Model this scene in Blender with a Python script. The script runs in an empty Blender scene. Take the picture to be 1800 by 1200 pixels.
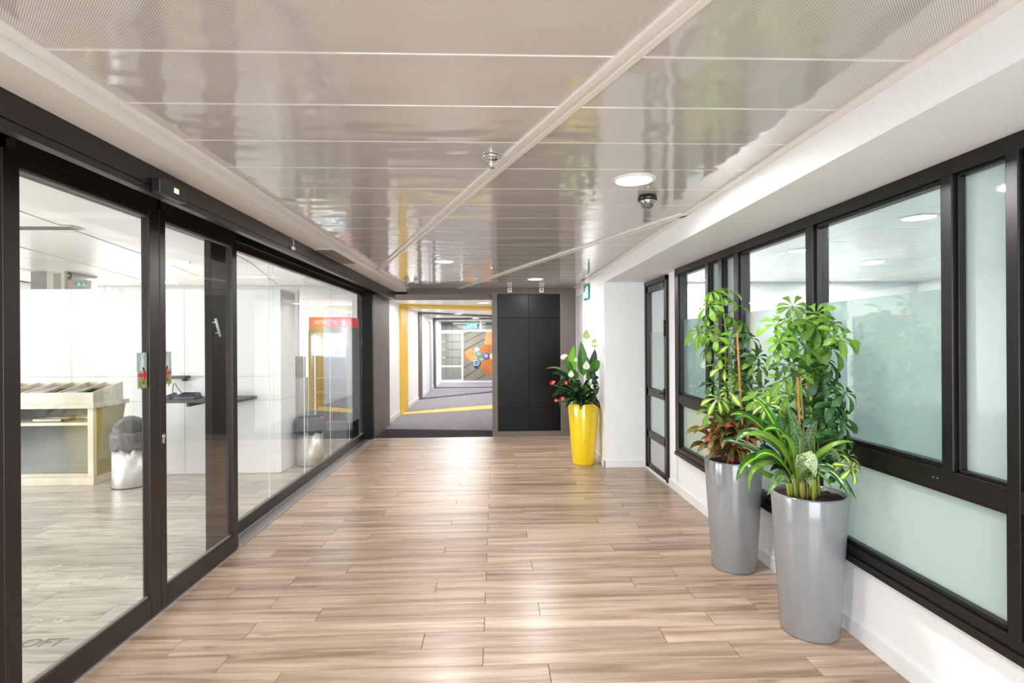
import bpy, math, random
from mathutils import Vector, Matrix
random.seed(7)
R = random.Random(11)
C = bpy.context.scene.collection
sc = bpy.context.scene
pi = math.pi

# ------------------------------------------------------------------ camera
F, YAW, ROLL, H = 950.0, math.atan(35 / 950), 0.006, 1.5
cF = Vector((math.sin(YAW), math.cos(YAW), 0)); cR = Vector((math.cos(YAW), -math.sin(YAW), 0)); cU = Vector((0, 0, 1))
c_, s_ = math.cos(ROLL), math.sin(ROLL)
ax = cR * c_ - cU * s_; ay = cR * s_ + cU * c_; az = -cF
cd = bpy.data.cameras.new('camera'); cam = bpy.data.objects.new('camera', cd); C.objects.link(cam)
cam.matrix_world = Matrix(((ax.x, ay.x, az.x, 0), (ax.y, ay.y, az.y, 0), (ax.z, ay.z, az.z, H), (0, 0, 0, 1)))
cd.sensor_width = 36; cd.lens = F / 1800 * 36; cd.shift_y = 1 / 1800; cd.clip_start = 0.05
sc.camera = cam

def at(px, py, axis, val):
    """point of the plane axis=val that the photograph shows at pixel px, py"""
    u = (px - 900) / F; v = -(py - 601) / F
    d = cF + ax * u + ay * v
    i = 'xyz'.index(axis); o = Vector((0, 0, H))
    return o + d * ((val - o[i]) / d[i])

# ------------------------------------------------------------------ world, lights, exposure
w = bpy.data.worlds.new('world'); sc.world = w; w.use_nodes = True
w.node_tree.nodes['Background'].inputs[0].default_value = (0.9, 0.95, 1, 1)
w.node_tree.nodes['Background'].inputs[1].default_value = 0.6
sc.view_settings.view_transform = 'Standard'; sc.view_settings.look = 'None'
sc.view_settings.exposure = 0.68; sc.view_settings.gamma = 1; sc.view_settings.use_curve_mapping = False

def area(name, loc, size, power, col=(1, 1, 1), rot=(0, 0, 0), shape='RECTANGLE', size_y=None, spread=None):
    l = bpy.data.lights.new(name, 'AREA'); l.energy = power; l.color = col; l.shape = shape; l.size = size
    if size_y: l.size_y = size_y
    if spread: l.spread = spread
    o = bpy.data.objects.new(name, l); C.objects.link(o); o.location = loc; o.rotation_euler = rot
    return o
# cool area fill added behind the camera to brighten the corridor
area('rear_fill', (0, -2.9, 1.35), 3.4, 150, (0.86, 0.93, 1), (pi / 2, 0, 0), size_y=2.2)
# area lights added under the side room and passage ceilings, apart from their lamps
for x, y in ((-3.6, 2.2), (-3.6, 5.0), (-6.4, 3.0), (-6.4, 6.5), (-4.4, 9.6), (-7.4, 9.9)):
    area('cafe_light', (x, y, 2.66), 1.3, 70 if y > 9 else 12, (1, 0.975, 0.945))
for x, y in ((3.6, 1.0), (5.8, 2.2), (2.9, -0.3), (3.0, 8.3), (6.9, 4.5), (4.4, 9.3), (6.4, 9.3)):
    area('office_light', (x, y, 2.57), 0.6 if y > 9 else 1.0, 30 if y > 9 else 48, (1, 0.985, 0.96))
# large fill added along the cafe's far wall, tipped up to brighten its ceiling
area('cafe_side_fill', (-8.85, 1.9, 1.4), 5.6, 330, (1, 0.99, 0.98), (pi / 2 + .5, 0, -pi / 2), size_y=2.0)
for x, y, p in ((-1.0, 10.6, 15), (-1.0, 13.2, 20), (-1.0, 15.2, 20), (-1.0, 17.2, 16), (-0.9, 19.2, 34), (-0.9, 21.3, 110)):  # last one added to brighten the room behind the far glass
    area('passage_light', (x, y, 2.25), 1.3, p, (0.97, 0.97, 1))
DL = [(0.759, 2.85, 20), (-0.502, 5.76, 20), (0.597, 7.39, 20), (-0.5, 1.0, 24), (0.76, -1.2, 20)]
for x, y, p in DL:
    area('downlight_beam', (x, y, 2.335), 0.19, p, (1, 0.985, 0.97), shape='DISK')

# ------------------------------------------------------------------ materials
def L(c):  # sRGB 0-255 -> linear
    return tuple(((v / 255 + 0.055) / 1.055) ** 2.4 if v > 10 else v / 255 / 12.92 for v in c) + (1,)
def mat(name, col, rough=0.5, spec=0.5, metal=0, coat=0, emis=None, es=0, bump=None):
    m = bpy.data.materials.new(name); m.use_nodes = True; nt = m.node_tree; b = nt.nodes['Principled BSDF']
    b.inputs['Base Color'].default_value = L(col); b.inputs['Roughness'].default_value = rough
    b.inputs['Specular IOR Level'].default_value = spec; b.inputs['Metallic'].default_value = metal
    b.inputs['Coat Weight'].default_value = coat
    if emis: b.inputs['Emission Color'].default_value = L(emis); b.inputs['Emission Strength'].default_value = es
    # fine procedural grain on every surface
    tc = nt.nodes.new('ShaderNodeTexCoord'); n = nt.nodes.new('ShaderNodeTexNoise')
    sc_, amt, dist = bump or (60, 0.02, 0.0005)
    n.inputs['Scale'].default_value = sc_; nt.links.new(tc.outputs['Object'], n.inputs['Vector'])
    hv = nt.nodes.new('ShaderNodeHueSaturation'); mr = nt.nodes.new('ShaderNodeMapRange')
    mr.inputs[3].default_value = 1 - amt * 2; mr.inputs[4].default_value = 1 + amt * 2
    nt.links.new(n.outputs[0], mr.inputs[0]); nt.links.new(mr.outputs[0], hv.inputs['Value'])
    hv.inputs['Color'].default_value = L(col); nt.links.new(hv.outputs[0], b.inputs['Base Color'])
    bp = nt.nodes.new('ShaderNodeBump'); bp.inputs['Strength'].default_value = 0.3; bp.inputs['Distance'].default_value = dist
    nt.links.new(n.outputs[0], bp.inputs['Height']); nt.links.new(bp.outputs[0], b.inputs['Normal'])
    return m
def N(nt, t, **k):
    n = nt.nodes.new(t)
    for a, v in k.items(): setattr(n, a, v)
    return n
def wood(name, cols, rough, sx=1.1, sy=16, contrast=1, coat=0.0, warp=0.6, knots=True):
    m = bpy.data.materials.new(name); m.use_nodes = True; nt = m.node_tree; b = nt.nodes['Principled BSDF']; l = nt.links.new
    tc = N(nt, 'ShaderNodeTexCoord'); oi = N(nt, 'ShaderNodeObjectInfo')
    mul = N(nt, 'ShaderNodeMath', operation='MULTIPLY'); mul.inputs[1].default_value = 87; l(oi.outputs['Random'], mul.inputs[0])
    cmb = N(nt, 'ShaderNodeCombineXYZ'); l(mul.outputs[0], cmb.inputs[0]); l(mul.outputs[0], cmb.inputs[1])
    add = N(nt, 'ShaderNodeVectorMath', operation='ADD'); l(tc.outputs['Object'], add.inputs[0]); l(cmb.outputs[0], add.inputs[1])
    mp = N(nt, 'ShaderNodeMapping'); mp.inputs['Scale'].default_value = (sx, sy, 1); l(add.outputs[0], mp.inputs[0])
    n1 = N(nt, 'ShaderNodeTexNoise'); n1.inputs['Scale'].default_value = 1; n1.inputs['Detail'].default_value = 5; n1.inputs['Roughness'].default_value = 0.6; n1.inputs['Distortion'].default_value = warp
    l(mp.outputs[0], n1.inputs['Vector'])
    r = N(nt, 'ShaderNodeValToRGB'); cr = r.color_ramp
    cr.elements[0].position = 0.30; cr.elements[0].color = L(cols[0]); cr.elements[1].position = 0.72; cr.elements[1].color = L(cols[-1])
    for i, c in enumerate(cols[1:-1]):
        e = cr.elements.new(0.30 + 0.42 * (i + 1) / (len(cols) - 1)); e.color = L(c)
    l(n1.outputs[0], r.inputs[0])
    mp2 = N(nt, 'ShaderNodeMapping'); mp2.inputs['Scale'].default_value = (sx * 5, sy * 9, 1); l(add.outputs[0], mp2.inputs[0])
    n2 = N(nt, 'ShaderNodeTexNoise'); n2.inputs['Scale'].default_value = 1; n2.inputs['Detail'].default_value = 3; l(mp2.outputs[0], n2.inputs['Vector'])
    mr = N(nt, 'ShaderNodeMapRange'); mr.inputs[1].default_value = 0.3; mr.inputs[2].default_value = 0.7; mr.inputs[3].default_value = 1 - 0.16 * contrast; mr.inputs[4].default_value = 1 + 0.08 * contrast; l(n2.outputs[0], mr.inputs[0])
    mr2 = N(nt, 'ShaderNodeMapRange'); mr2.inputs[3].default_value = 1 - 0.2 * contrast; mr2.inputs[4].default_value = 1 + 0.06 * contrast; l(oi.outputs['Random'], mr2.inputs[0])
    mm = N(nt, 'ShaderNodeMath', operation='MULTIPLY'); l(mr.outputs[0], mm.inputs[0]); l(mr2.outputs[0], mm.inputs[1])
    hv = N(nt, 'ShaderNodeHueSaturation'); l(r.outputs[0], hv.inputs['Color']); l(mm.outputs[0], hv.inputs['Value'])
    out = hv.outputs[0]
    if knots:
        mp3 = N(nt, 'ShaderNodeMapping'); mp3.inputs['Scale'].default_value = (3.0, 11, 1); l(add.outputs[0], mp3.inputs[0])
        vo = N(nt, 'ShaderNodeTexVoronoi'); vo.inputs['Scale'].default_value = 0.75; l(mp3.outputs[0], vo.inputs['Vector'])
        kr = N(nt, 'ShaderNodeMapRange'); kr.inputs[1].default_value = 0.03; kr.inputs[2].default_value = 0.14; kr.inputs[3].default_value = 0.6; kr.inputs[4].default_value = 0; l(vo.outputs['Distance'], kr.inputs[0])
        mx = N(nt, 'ShaderNodeMix', data_type='RGBA'); mx.inputs[7].default_value = L([int(v * 0.62) for v in cols[0]]); l(kr.outputs[0], mx.inputs[0]); l(out, mx.inputs[6]); out = mx.outputs[2]
    l(out, b.inputs['Base Color']); b.inputs['Roughness'].default_value = rough; b.inputs['Coat Weight'].default_value = coat; b.inputs['Coat Roughness'].default_value = 0.25
    bp = N(nt, 'ShaderNodeBump'); bp.inputs['Strength'].default_value = 0.12; bp.inputs['Distance'].default_value = 0.001; l(n2.outputs[0], bp.inputs['Height']); l(bp.outputs[0], b.inputs['Normal'])
    return m
def fres(nt):
    fr = N(nt, 'ShaderNodeFresnel'); g = N(nt, 'ShaderNodeNewGeometry'); mr = N(nt, 'ShaderNodeMapRange'); mr.inputs[3].default_value = 1.5; mr.inputs[4].default_value = 1 / 1.5
    nt.links.new(g.outputs['Backfacing'], mr.inputs[0]); nt.links.new(mr.outputs[0], fr.inputs[0]); return fr
def glass(name, tint=(245, 250, 247), refl=1.0, rough=0.0, haze=0.0):
    m = bpy.data.materials.new(name); m.use_nodes = True; nt = m.node_tree; l = nt.links.new
    nt.nodes.remove(nt.nodes['Principled BSDF']); o = nt.nodes['Material Output']
    t = N(nt, 'ShaderNodeBsdfTransparent'); t.inputs[0].default_value = L(tint)
    g = N(nt, 'ShaderNodeBsdfGlossy'); g.inputs['Roughness'].default_value = rough; g.inputs[0].default_value = (1, 1, 1, 1)
    fr = fres(nt)
    mu = N(nt, 'ShaderNodeMath', operation='MULTIPLY', use_clamp=True); mu.inputs[1].default_value = refl; l(fr.outputs[0], mu.inputs[0])
    mx = N(nt, 'ShaderNodeMixShader'); l(mu.outputs[0], mx.inputs[0]); l(t.outputs[0], mx.inputs[1]); l(g.outputs[0], mx.inputs[2])
    l(mx.outputs[0], o.inputs[0])
    return m
def frosted(name, tint, clear=0.35):
    m = bpy.data.materials.new(name); m.use_nodes = True; nt = m.node_tree; l = nt.links.new
    nt.nodes.remove(nt.nodes['Principled BSDF']); o = nt.nodes['Material Output']
    tr = N(nt, 'ShaderNodeBsdfTranslucent'); tr.inputs[0].default_value = L(tint)
    di = N(nt, 'ShaderNodeBsdfDiffuse'); di.inputs[0].default_value = L(tint)
    rf = N(nt, 'ShaderNodeBsdfRefraction'); rf.inputs['IOR'].default_value = 1.03; rf.inputs['Roughness'].default_value = 0.55; rf.inputs[0].default_value = L(tint)
    no = N(nt, 'ShaderNodeTexNoise'); no.inputs['Scale'].default_value = 3; no.inputs['Detail'].default_value = 4
    tc = N(nt, 'ShaderNodeTexCoord'); l(tc.outputs['Object'], no.inputs['Vector'])
    mrr = N(nt, 'ShaderNodeMapRange'); mrr.inputs[3].default_value = 0.35; mrr.inputs[4].default_value = 0.65; l(no.outputs[0], mrr.inputs[0])
    a = N(nt, 'ShaderNodeMixShader'); l(mrr.outputs[0], a.inputs[0]); l(tr.outputs[0], a.inputs[1]); l(di.outputs[0], a.inputs[2])
    b = N(nt, 'ShaderNodeMixShader'); b.inputs[0].default_value = clear; l(a.outputs[0], b.inputs[1]); l(rf.outputs[0], b.inputs[2])
    g = N(nt, 'ShaderNodeBsdfGlossy'); g.inputs['Roughness'].default_value = 0.03
    fr = fres(nt)
    c = N(nt, 'ShaderNodeMixShader'); l(fr.outputs[0], c.inputs[0]); l(b.outputs[0], c.inputs[1]); l(g.outputs[0], c.inputs[2])
    l(c.outputs[0], o.inputs[0])
    return m
def ceiling_mat(name, base, holes=True):
    m = bpy.data.materials.new(name); m.use_nodes = True; nt = m.node_tree; b = nt.nodes['Principled BSDF']; l = nt.links.new
    tc = N(nt, 'ShaderNodeTexCoord'); geo = N(nt, 'ShaderNodeNewGeometry'); sp = N(nt, 'ShaderNodeSeparateXYZ'); l(geo.outputs['Position'], sp.inputs[0])
    # hole grid: two diagonal sine families, 5.5 mm pitch
    def wave(kx, ky):
        a = N(nt, 'ShaderNodeMath', operation='MULTIPLY'); a.inputs[1].default_value = kx; l(sp.outputs[0], a.inputs[0])
        c = N(nt, 'ShaderNodeMath', operation='MULTIPLY_ADD'); c.inputs[1].default_value = ky; l(sp.outputs[1], c.inputs[0]); l(a.outputs[0], c.inputs[2])
        s = N(nt, 'ShaderNodeMath', operation='SINE'); l(c.outputs[0], s.inputs[0]); return s.outputs[0]
    k = 2 * pi / 0.0075
    mu = N(nt, 'ShaderNodeMath', operation='ADD'); l(wave(k, k), mu.inputs[0]); l(wave(k, -k), mu.inputs[1])
    hm = N(nt, 'ShaderNodeMapRange'); hm.inputs[1].default_value = 0.1; hm.inputs[2].default_value = 0.7; l(mu.outputs[0], hm.inputs[0])
    # plain margin beside every joint
    sb = N(nt, 'ShaderNodeMath', operation='SUBTRACT'); sb.inputs[1].default_value = 1.62 - 0.354 * 8; l(sp.outputs[1], sb.inputs[0])
    md = N(nt, 'ShaderNodeMath', operation='PINGPONG'); md.inputs[1].default_value = 0.177; l(sb.outputs[0], md.inputs[0])
    mg = N(nt, 'ShaderNodeMath', operation='GREATER_THAN'); mg.inputs[1].default_value = 0.0085; l(md.outputs[0], mg.inputs[0])
    hh = N(nt, 'ShaderNodeMath', operation='MULTIPLY'); l(hm.outputs[0], hh.inputs[0]); l(mg.outputs[0], hh.inputs[1])
    mx = N(nt, 'ShaderNodeMix', data_type='RGBA'); mx.inputs[6].default_value = L(base); mx.inputs[7].default_value = L([int(v * 0.62) for v in base])
    if holes: l(hh.outputs[0], mx.inputs[0])
    else: mx.inputs[0].default_value = 0.0
    l(mx.outputs[2], b.inputs['Base Color'])
    oi = N(nt, 'ShaderNodeObjectInfo'); mp = N(nt, 'ShaderNodeMapping'); mp.inputs['Scale'].default_value = (2.2, 4.5, 1); l(tc.outputs['Object'], mp.inputs[0])
    cb = N(nt, 'ShaderNodeCombineXYZ'); m9 = N(nt, 'ShaderNodeMath', operation='MULTIPLY'); m9.inputs[1].default_value = 9; l(oi.outputs['Random'], m9.inputs[0]); l(m9.outputs[0], cb.inputs[2]); l(cb.outputs[0], mp.inputs['Location'])
    no = N(nt, 'ShaderNodeTexNoise'); no.inputs['Scale'].default_value = 1.3; no.inputs['Detail'].default_value = 1; l(mp.outputs[0], no.inputs['Vector'])
    bp = N(nt, 'ShaderNodeBump'); bp.inputs['Strength'].default_value = 1.0; bp.inputs['Distance'].default_value = 0.0055; l(no.outputs[0], bp.inputs['Height']); l(bp.outputs[0], b.inputs['Normal'])
    b.inputs['Roughness'].default_value = 0.07; b.inputs['Specular IOR Level'].default_value = 0.9; b.inputs['IOR'].default_value = 1.6
    return m
def leafmat(name, base, mid, edge=None, midw=0.2, spots=None, white=None, trans=0.25, rough=0.32):
    m = bpy.data.materials.new(name); m.use_nodes = True; nt = m.node_tree; b = nt.nodes['Principled BSDF']; l = nt.links.new
    uv = N(nt, 'ShaderNodeTexCoord'); sp = N(nt, 'ShaderNodeSeparateXYZ'); l(uv.outputs['UV'], sp.inputs[0])
    a = N(nt, 'ShaderNodeMath', operation='SUBTRACT'); a.inputs[1].default_value = 0.5; l(sp.outputs[1], a.inputs[0])
    ab = N(nt, 'ShaderNodeMath', operation='ABSOLUTE'); l(a.outputs[0], ab.inputs[0])
    no = N(nt, 'ShaderNodeTexNoise'); no.inputs['Scale'].default_value = 9; no.inputs['Detail'].default_value = 3; l(uv.outputs['UV'], no.inputs['Vector'])
    ad = N(nt, 'ShaderNodeMath', operation='MULTIPLY_ADD'); ad.inputs[1].default_value = 0.25; l(no.outputs[0], ad.inputs[0]); l(ab.outputs[0], ad.inputs[2])
    r = N(nt, 'ShaderNodeValToRGB'); cr = r.color_ramp
    cr.elements[0].position = 0.10 + midw * 0.5; cr.elements[0].color = L(mid); cr.elements[1].position = 0.17 + midw; cr.elements[1].color = L(base)
    if edge:
        e = cr.elements.new(0.47); e.color = L(base); e = cr.elements.new(0.56); e.color = L(edge)
    l(ad.outputs[0], r.inputs[0]); out = r.outputs[0]
    oi = N(nt, 'ShaderNodeObjectInfo'); mr = N(nt, 'ShaderNodeMapRange'); mr.inputs[3].default_value = 0.65; mr.inputs[4].default_value = 1.35; l(oi.outputs['Random'], mr.inputs[0])
    # side veins
    vs = N(nt, 'ShaderNodeMath', operation='MULTIPLY_ADD'); vs.inputs[1].default_value = -0.6; l(ab.outputs[0], vs.inputs[0]); l(sp.outputs[0], vs.inputs[2])
    vw = N(nt, 'ShaderNodeMath', operation='MULTIPLY'); vw.inputs[1].default_value = 75; l(vs.outputs[0], vw.inputs[0])
    vn = N(nt, 'ShaderNodeMath', operation='SINE'); l(vw.outputs[0], vn.inputs[0])
    if spots:
        ns = N(nt, 'ShaderNodeTexVoronoi'); ns.inputs['Scale'].default_value = 1
        mp = N(nt, 'ShaderNodeMapping'); mp.inputs['Scale'].default_value = (26, 7, 1); l(uv.outputs['UV'], mp.inputs[0]); l(mp.outputs[0], ns.inputs['Vector'])
        sr = N(nt, 'ShaderNodeMapRange'); sr.inputs[1].default_value = 0.34; sr.inputs[2].default_value = 0.44; sr.inputs[3].default_value = 1; sr.inputs[4].default_value = 0; l(ns.outputs['Distance'], sr.inputs[0])
        mx = N(nt, 'ShaderNodeMix', data_type='RGBA'); mx.inputs[7].default_value = L(spots); l(sr.outputs[0], mx.inputs[0]); l(out, mx.inputs[6]); out = mx.outputs[2]
    if white:
        nw = N(nt, 'ShaderNodeTexNoise'); nw.inputs['Scale'].default_value = 3.2; nw.inputs['Detail'].default_value = 2; l(uv.outputs['UV'], nw.inputs['Vector'])
        wr = N(nt, 'ShaderNodeMapRange'); wr.inputs[1].default_value = 0.52; wr.inputs[2].default_value = 0.58; l(nw.outputs[0], wr.inputs[0])
        mx = N(nt, 'ShaderNodeMix', data_type='RGBA'); mx.inputs[7].default_value = L(white); l(wr.outputs[0], mx.inputs[0]); l(out, mx.inputs[6]); out = mx.outputs[2]
    hv = N(nt, 'ShaderNodeHueSaturation'); l(out, hv.inputs['Color']); l(mr.outputs[0], hv.inputs['Value']); out = hv.outputs[0]
    l(out, b.inputs['Base Color']); b.inputs['Roughness'].default_value = rough; b.inputs['Specular IOR Level'].default_value = 0.6
    bp = N(nt, 'ShaderNodeBump'); bp.inputs['Strength'].default_value = 0.35; bp.inputs['Distance'].default_value = 0.0015; l(vn.outputs[0], bp.inputs['Height']); l(bp.outputs[0], b.inputs['Normal'])
    t = N(nt, 'ShaderNodeBsdfTranslucent'); l(out, t.inputs[0]); s = N(nt, 'ShaderNodeMixShader'); s.inputs[0].default_value = trans
    l(b.outputs[0], s.inputs[1]); l(t.outputs[0], s.inputs[2]); l(s.outputs[0], nt.nodes['Material Output'].inputs[0])
    return m

M = dict(
    white=mat('white_paint', (243, 244, 245), 0.55, 0.3), white2=mat('soffit_paint', (226, 222, 216), 0.6, 0.3),
    trimw=mat('white_metal', (232, 230, 226), 0.3), base=mat('white_skirting', (238, 239, 240), 0.3),
    frame=mat('dark_bronze_frame', (34, 27, 24), 0.34, 0.4, bump=(9, 0.05, 0.0004)), black=mat('black_recess', (8, 7, 7), 0.5, 0.25),
    wframe=mat('black_bronze_frame', (20, 18, 18), 0.32, 0.4, bump=(14, 0.06, 0.0004)),
    taupe=mat('taupe_wall', (104, 95, 89), 0.5, 0.4, bump=(3, 0.03, 0.0004)), cab=mat('black_cabinet', (10, 6, 5), 0.3, 0.14),
    greywall=mat('grey_wall', (150, 148, 142), 0.5, bump=(2.5, 0.05, 0.0004)), edge=mat('glass_edge', (215, 225, 222), 0.2),
    track=mat('aluminium_track', (175, 170, 168), 0.3, metal=0.7), dark=mat('floor_gap', (70, 50, 36), 0.6),
    glass=glass('clear_glass', (251, 253, 252), 1.1), glassr=glass('window_glass', (246, 250, 249), 1.5),
    frost=frosted('frosted_film', (224, 233, 232), 0.5), frostlow=frosted('frosted_lower', (212, 224, 219), 0.25), greyp=mat('grey_panel', (186, 188, 190), 0.4),
    ceil=ceiling_mat('perforated_metal', (224, 219, 213)), ceilw=mat('white_metal_planks', (240, 238, 234), 0.25),
    rail=mat('ceiling_rail', (232, 228, 222), 0.2, 0.6), pot=mat('grey_gloss_pot', (134, 135, 137), 0.16, 0.6, coat=0.3, bump=(5, 0.01, 0.0001)),
    poty=mat('yellow_gloss_pot', (240, 206, 20), 0.12, 0.6, coat=0.4, bump=(5, 0.01, 0.0001)), soil=mat('soil', (52, 30, 22), 0.95, bump=(60, 0.25, 0.01)),
    yellow=mat('yellow_paint', (232, 190, 28), 0.45), charcoal=mat('charcoal_carpet', (62, 58, 66), 0.95, 0.1, bump=(220, 0.2, 0.004)),
    carpet=mat('grey_carpet', (150, 147, 152), 0.95, 0.1, bump=(11, 0.18, 0.003)), carpetd=mat('dark_carpet_line', (84, 80, 86), 0.95, 0.1),
    carpety=mat('yellow_carpet_line', (236, 216, 140), 0.9, 0.1), teal=mat('teal_carpet', (104, 122, 126), 0.9, 0.1, bump=(4, 0.12, 0.001)),
    bead=mat('grey_bead', (118, 113, 106), 0.5), tray_in=mat('brown_tray_shade', (150, 128, 112), 0.5), steel=mat('brushed_steel', (215, 215, 215), 0.42, metal=0.95), chrome=mat('chrome', (220, 220, 220), 0.08, metal=1), bag=mat('black_liner', (84, 82, 88), 0.38, bump=(26, 0.2, 0.006)),  # brown tray colour has the shading inside the compartments put into it
    lid=mat('dark_grey_lid', (44, 42, 46), 0.45), cream=wood('limed_wood', [(206, 198, 178), (224, 218, 202), (236, 232, 220)], 0.45, 1.5, 10, 0.6, knots=False),
    olive=mat('olive_side', (160, 148, 84), 0.5, bump=(3, 0.08, 0.0005)), interior=mat('dark_interior', (104, 112, 112), 0.5, bump=(4, 0.08, 0.001)),
    slate=mat('dark_slate_board', (84, 82, 82), 0.5), plastic=mat('grey_plastic', (74, 82, 92), 0.4), blackp=mat('black_plastic', (26, 26, 28), 0.35),
    red=mat('red_sign', (226, 74, 78), 0.4, emis=(230, 80, 84), es=0.45), whitem=mat('white_print', (252, 252, 252), 0.5, emis=(255, 255, 255), es=0.3),
    green=mat('exit_green', (12, 132, 104), 0.4), cyan=mat('lit_exit_green', (60, 190, 190), 0.4, emis=(80, 200, 200), es=0.6), redp=mat('red_print', (208, 52, 40), 0.5), greenp=mat('green_print', (120, 150, 24), 0.5),
    tealp=mat('pale_teal_print', (156, 186, 178), 0.5, bump=(30, 0.12, 0.0001)), greyst=mat('grey_sticker', (166, 160, 158), 0.5), lamp=mat('lamp_diffuser', (255, 255, 255), 0.5, emis=(255, 252, 246), es=6),
    fridge=mat('white_fridge', (222, 230, 240), 0.35), fridgef=mat('grey_fridge', (170, 172, 176), 0.35), blinds=mat('blind_slat', (228, 230, 228), 0.5),
    cane=mat('bamboo_cane', (176, 128, 78), 0.5, bump=(30, 0.15, 0.001)), stem=mat('green_stem', (104, 130, 52), 0.5, bump=(30, 0.1, 0.001)), stemp=mat('pale_stem', (168, 178, 84), 0.45, bump=(30, 0.1, 0.001)),
    rstem=mat('red_stem', (170, 50, 60), 0.4), dome=mat('smoked_dome', (60, 56, 54), 0.03, 1.0, coat=1), greenl=mat('green_lamp', (60, 220, 190), 0.3, emis=(60, 230, 190), es=1.5),
    ledg=mat('sensor_led', (190, 230, 150), 0.3, emis=(190, 230, 150), es=1), redl=mat('red_button', (190, 40, 40), 0.3),
    floorw=wood('oak_laminate', [(134, 106, 84), (170, 142, 120), (194, 170, 148), (208, 190, 171)], 0.34, 0.9, 15, 1.0, coat=0.2),
    floorg=wood('vintage_laminate', [(150, 140, 130), (184, 176, 166), (206, 200, 192), (220, 216, 210)], 0.28, 1.6, 13, 1.2, warp=1.6, knots=False),
    skin1=mat('print_skin_light', (224, 160, 104), 0.5, bump=(6, 0.08, 0.0001)), skin2=mat('print_skin_tan', (196, 120, 62), 0.5, bump=(6, 0.08, 0.0001)), skin3=mat('print_skin_shadow', (130, 72, 34), 0.5),
    pwood=mat('print_weathered_wood', (140, 134, 118), 0.5, bump=(3, 0.12, 0.0001)), pline=mat('print_dark_gap', (40, 34, 28), 0.6), pblue=mat('print_blue', (70, 140, 190), 0.4), ppurp=mat('print_purple', (150, 120, 214), 0.4), pnavy=mat('print_navy', (34, 28, 84), 0.4), pteal=mat('print_teal', (128, 190, 176), 0.4),
    farglass=glass('grey_partition_glass', (226, 230, 227), 1.2), rust=mat('rust_print', (140, 84, 66), 0.6, bump=(8, 0.3, 0.0001)),
    flw=mat('white_spathe', (240, 240, 228), 0.5), flg=mat('green_spathe', (190, 206, 120), 0.5), flr=mat('red_spathe', (214, 34, 30), 0.25, coat=0.6), spd=mat('spadix', (226, 220, 190), 0.6),
)
M['leafA'] = leafmat('umbrella_leaf', (106, 152, 42), (160, 192, 76), midw=0.02)
M['leafB'] = leafmat('umbrella_leaf_dark', (50, 98, 36), (70, 116, 46), midw=0.02)
M['leafV'] = leafmat('variegated_umbrella_leaf', (70, 136, 40), (222, 226, 120), midw=0.26)
M['leafR'] = leafmat('red_edged_leaf', (62, 104, 42), (206, 110, 104), edge=(196, 96, 56), midw=0.05, rough=0.25)
M['leafR2'] = leafmat('red_leaf', (120, 78, 48), (214, 96, 96), edge=(220, 96, 52), midw=0.08, rough=0.25)
M['leafS'] = leafmat('lime_striped_leaf', (58, 120, 38), (190, 220, 60), midw=0.10, rough=0.22)
M['leafP'] = leafmat('plain_strap_leaf', (110, 150, 50), (150, 184, 76), midw=0.06, rough=0.25)
M['leafG'] = leafmat('speckled_grey_leaf', (118, 150, 96), (150, 180, 120), midw=0.04, spots=(58, 92, 50), rough=0.25)
M['leafW'] = leafmat('speckled_white_leaf', (208, 226, 178), (226, 238, 200), midw=0.04, spots=(96, 144, 84), rough=0.25)
M['leafD'] = leafmat('dark_glossy_leaf', (24, 60, 26), (44, 88, 34), midw=0.02, rough=0.2)
M['leafQ'] = leafmat('white_splashed_leaf', (52, 100, 44), (160, 190, 120), midw=0.06, white=(216, 226, 196), rough=0.22)
M['leafM'] = leafmat('mid_green_leaf', (60, 120, 30), (110, 168, 50), midw=0.02, rough=0.25)
M['leafY'] = leafmat('bright_green_leaf', (104, 172, 36), (140, 200, 60), midw=0.02, rough=0.3)

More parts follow.
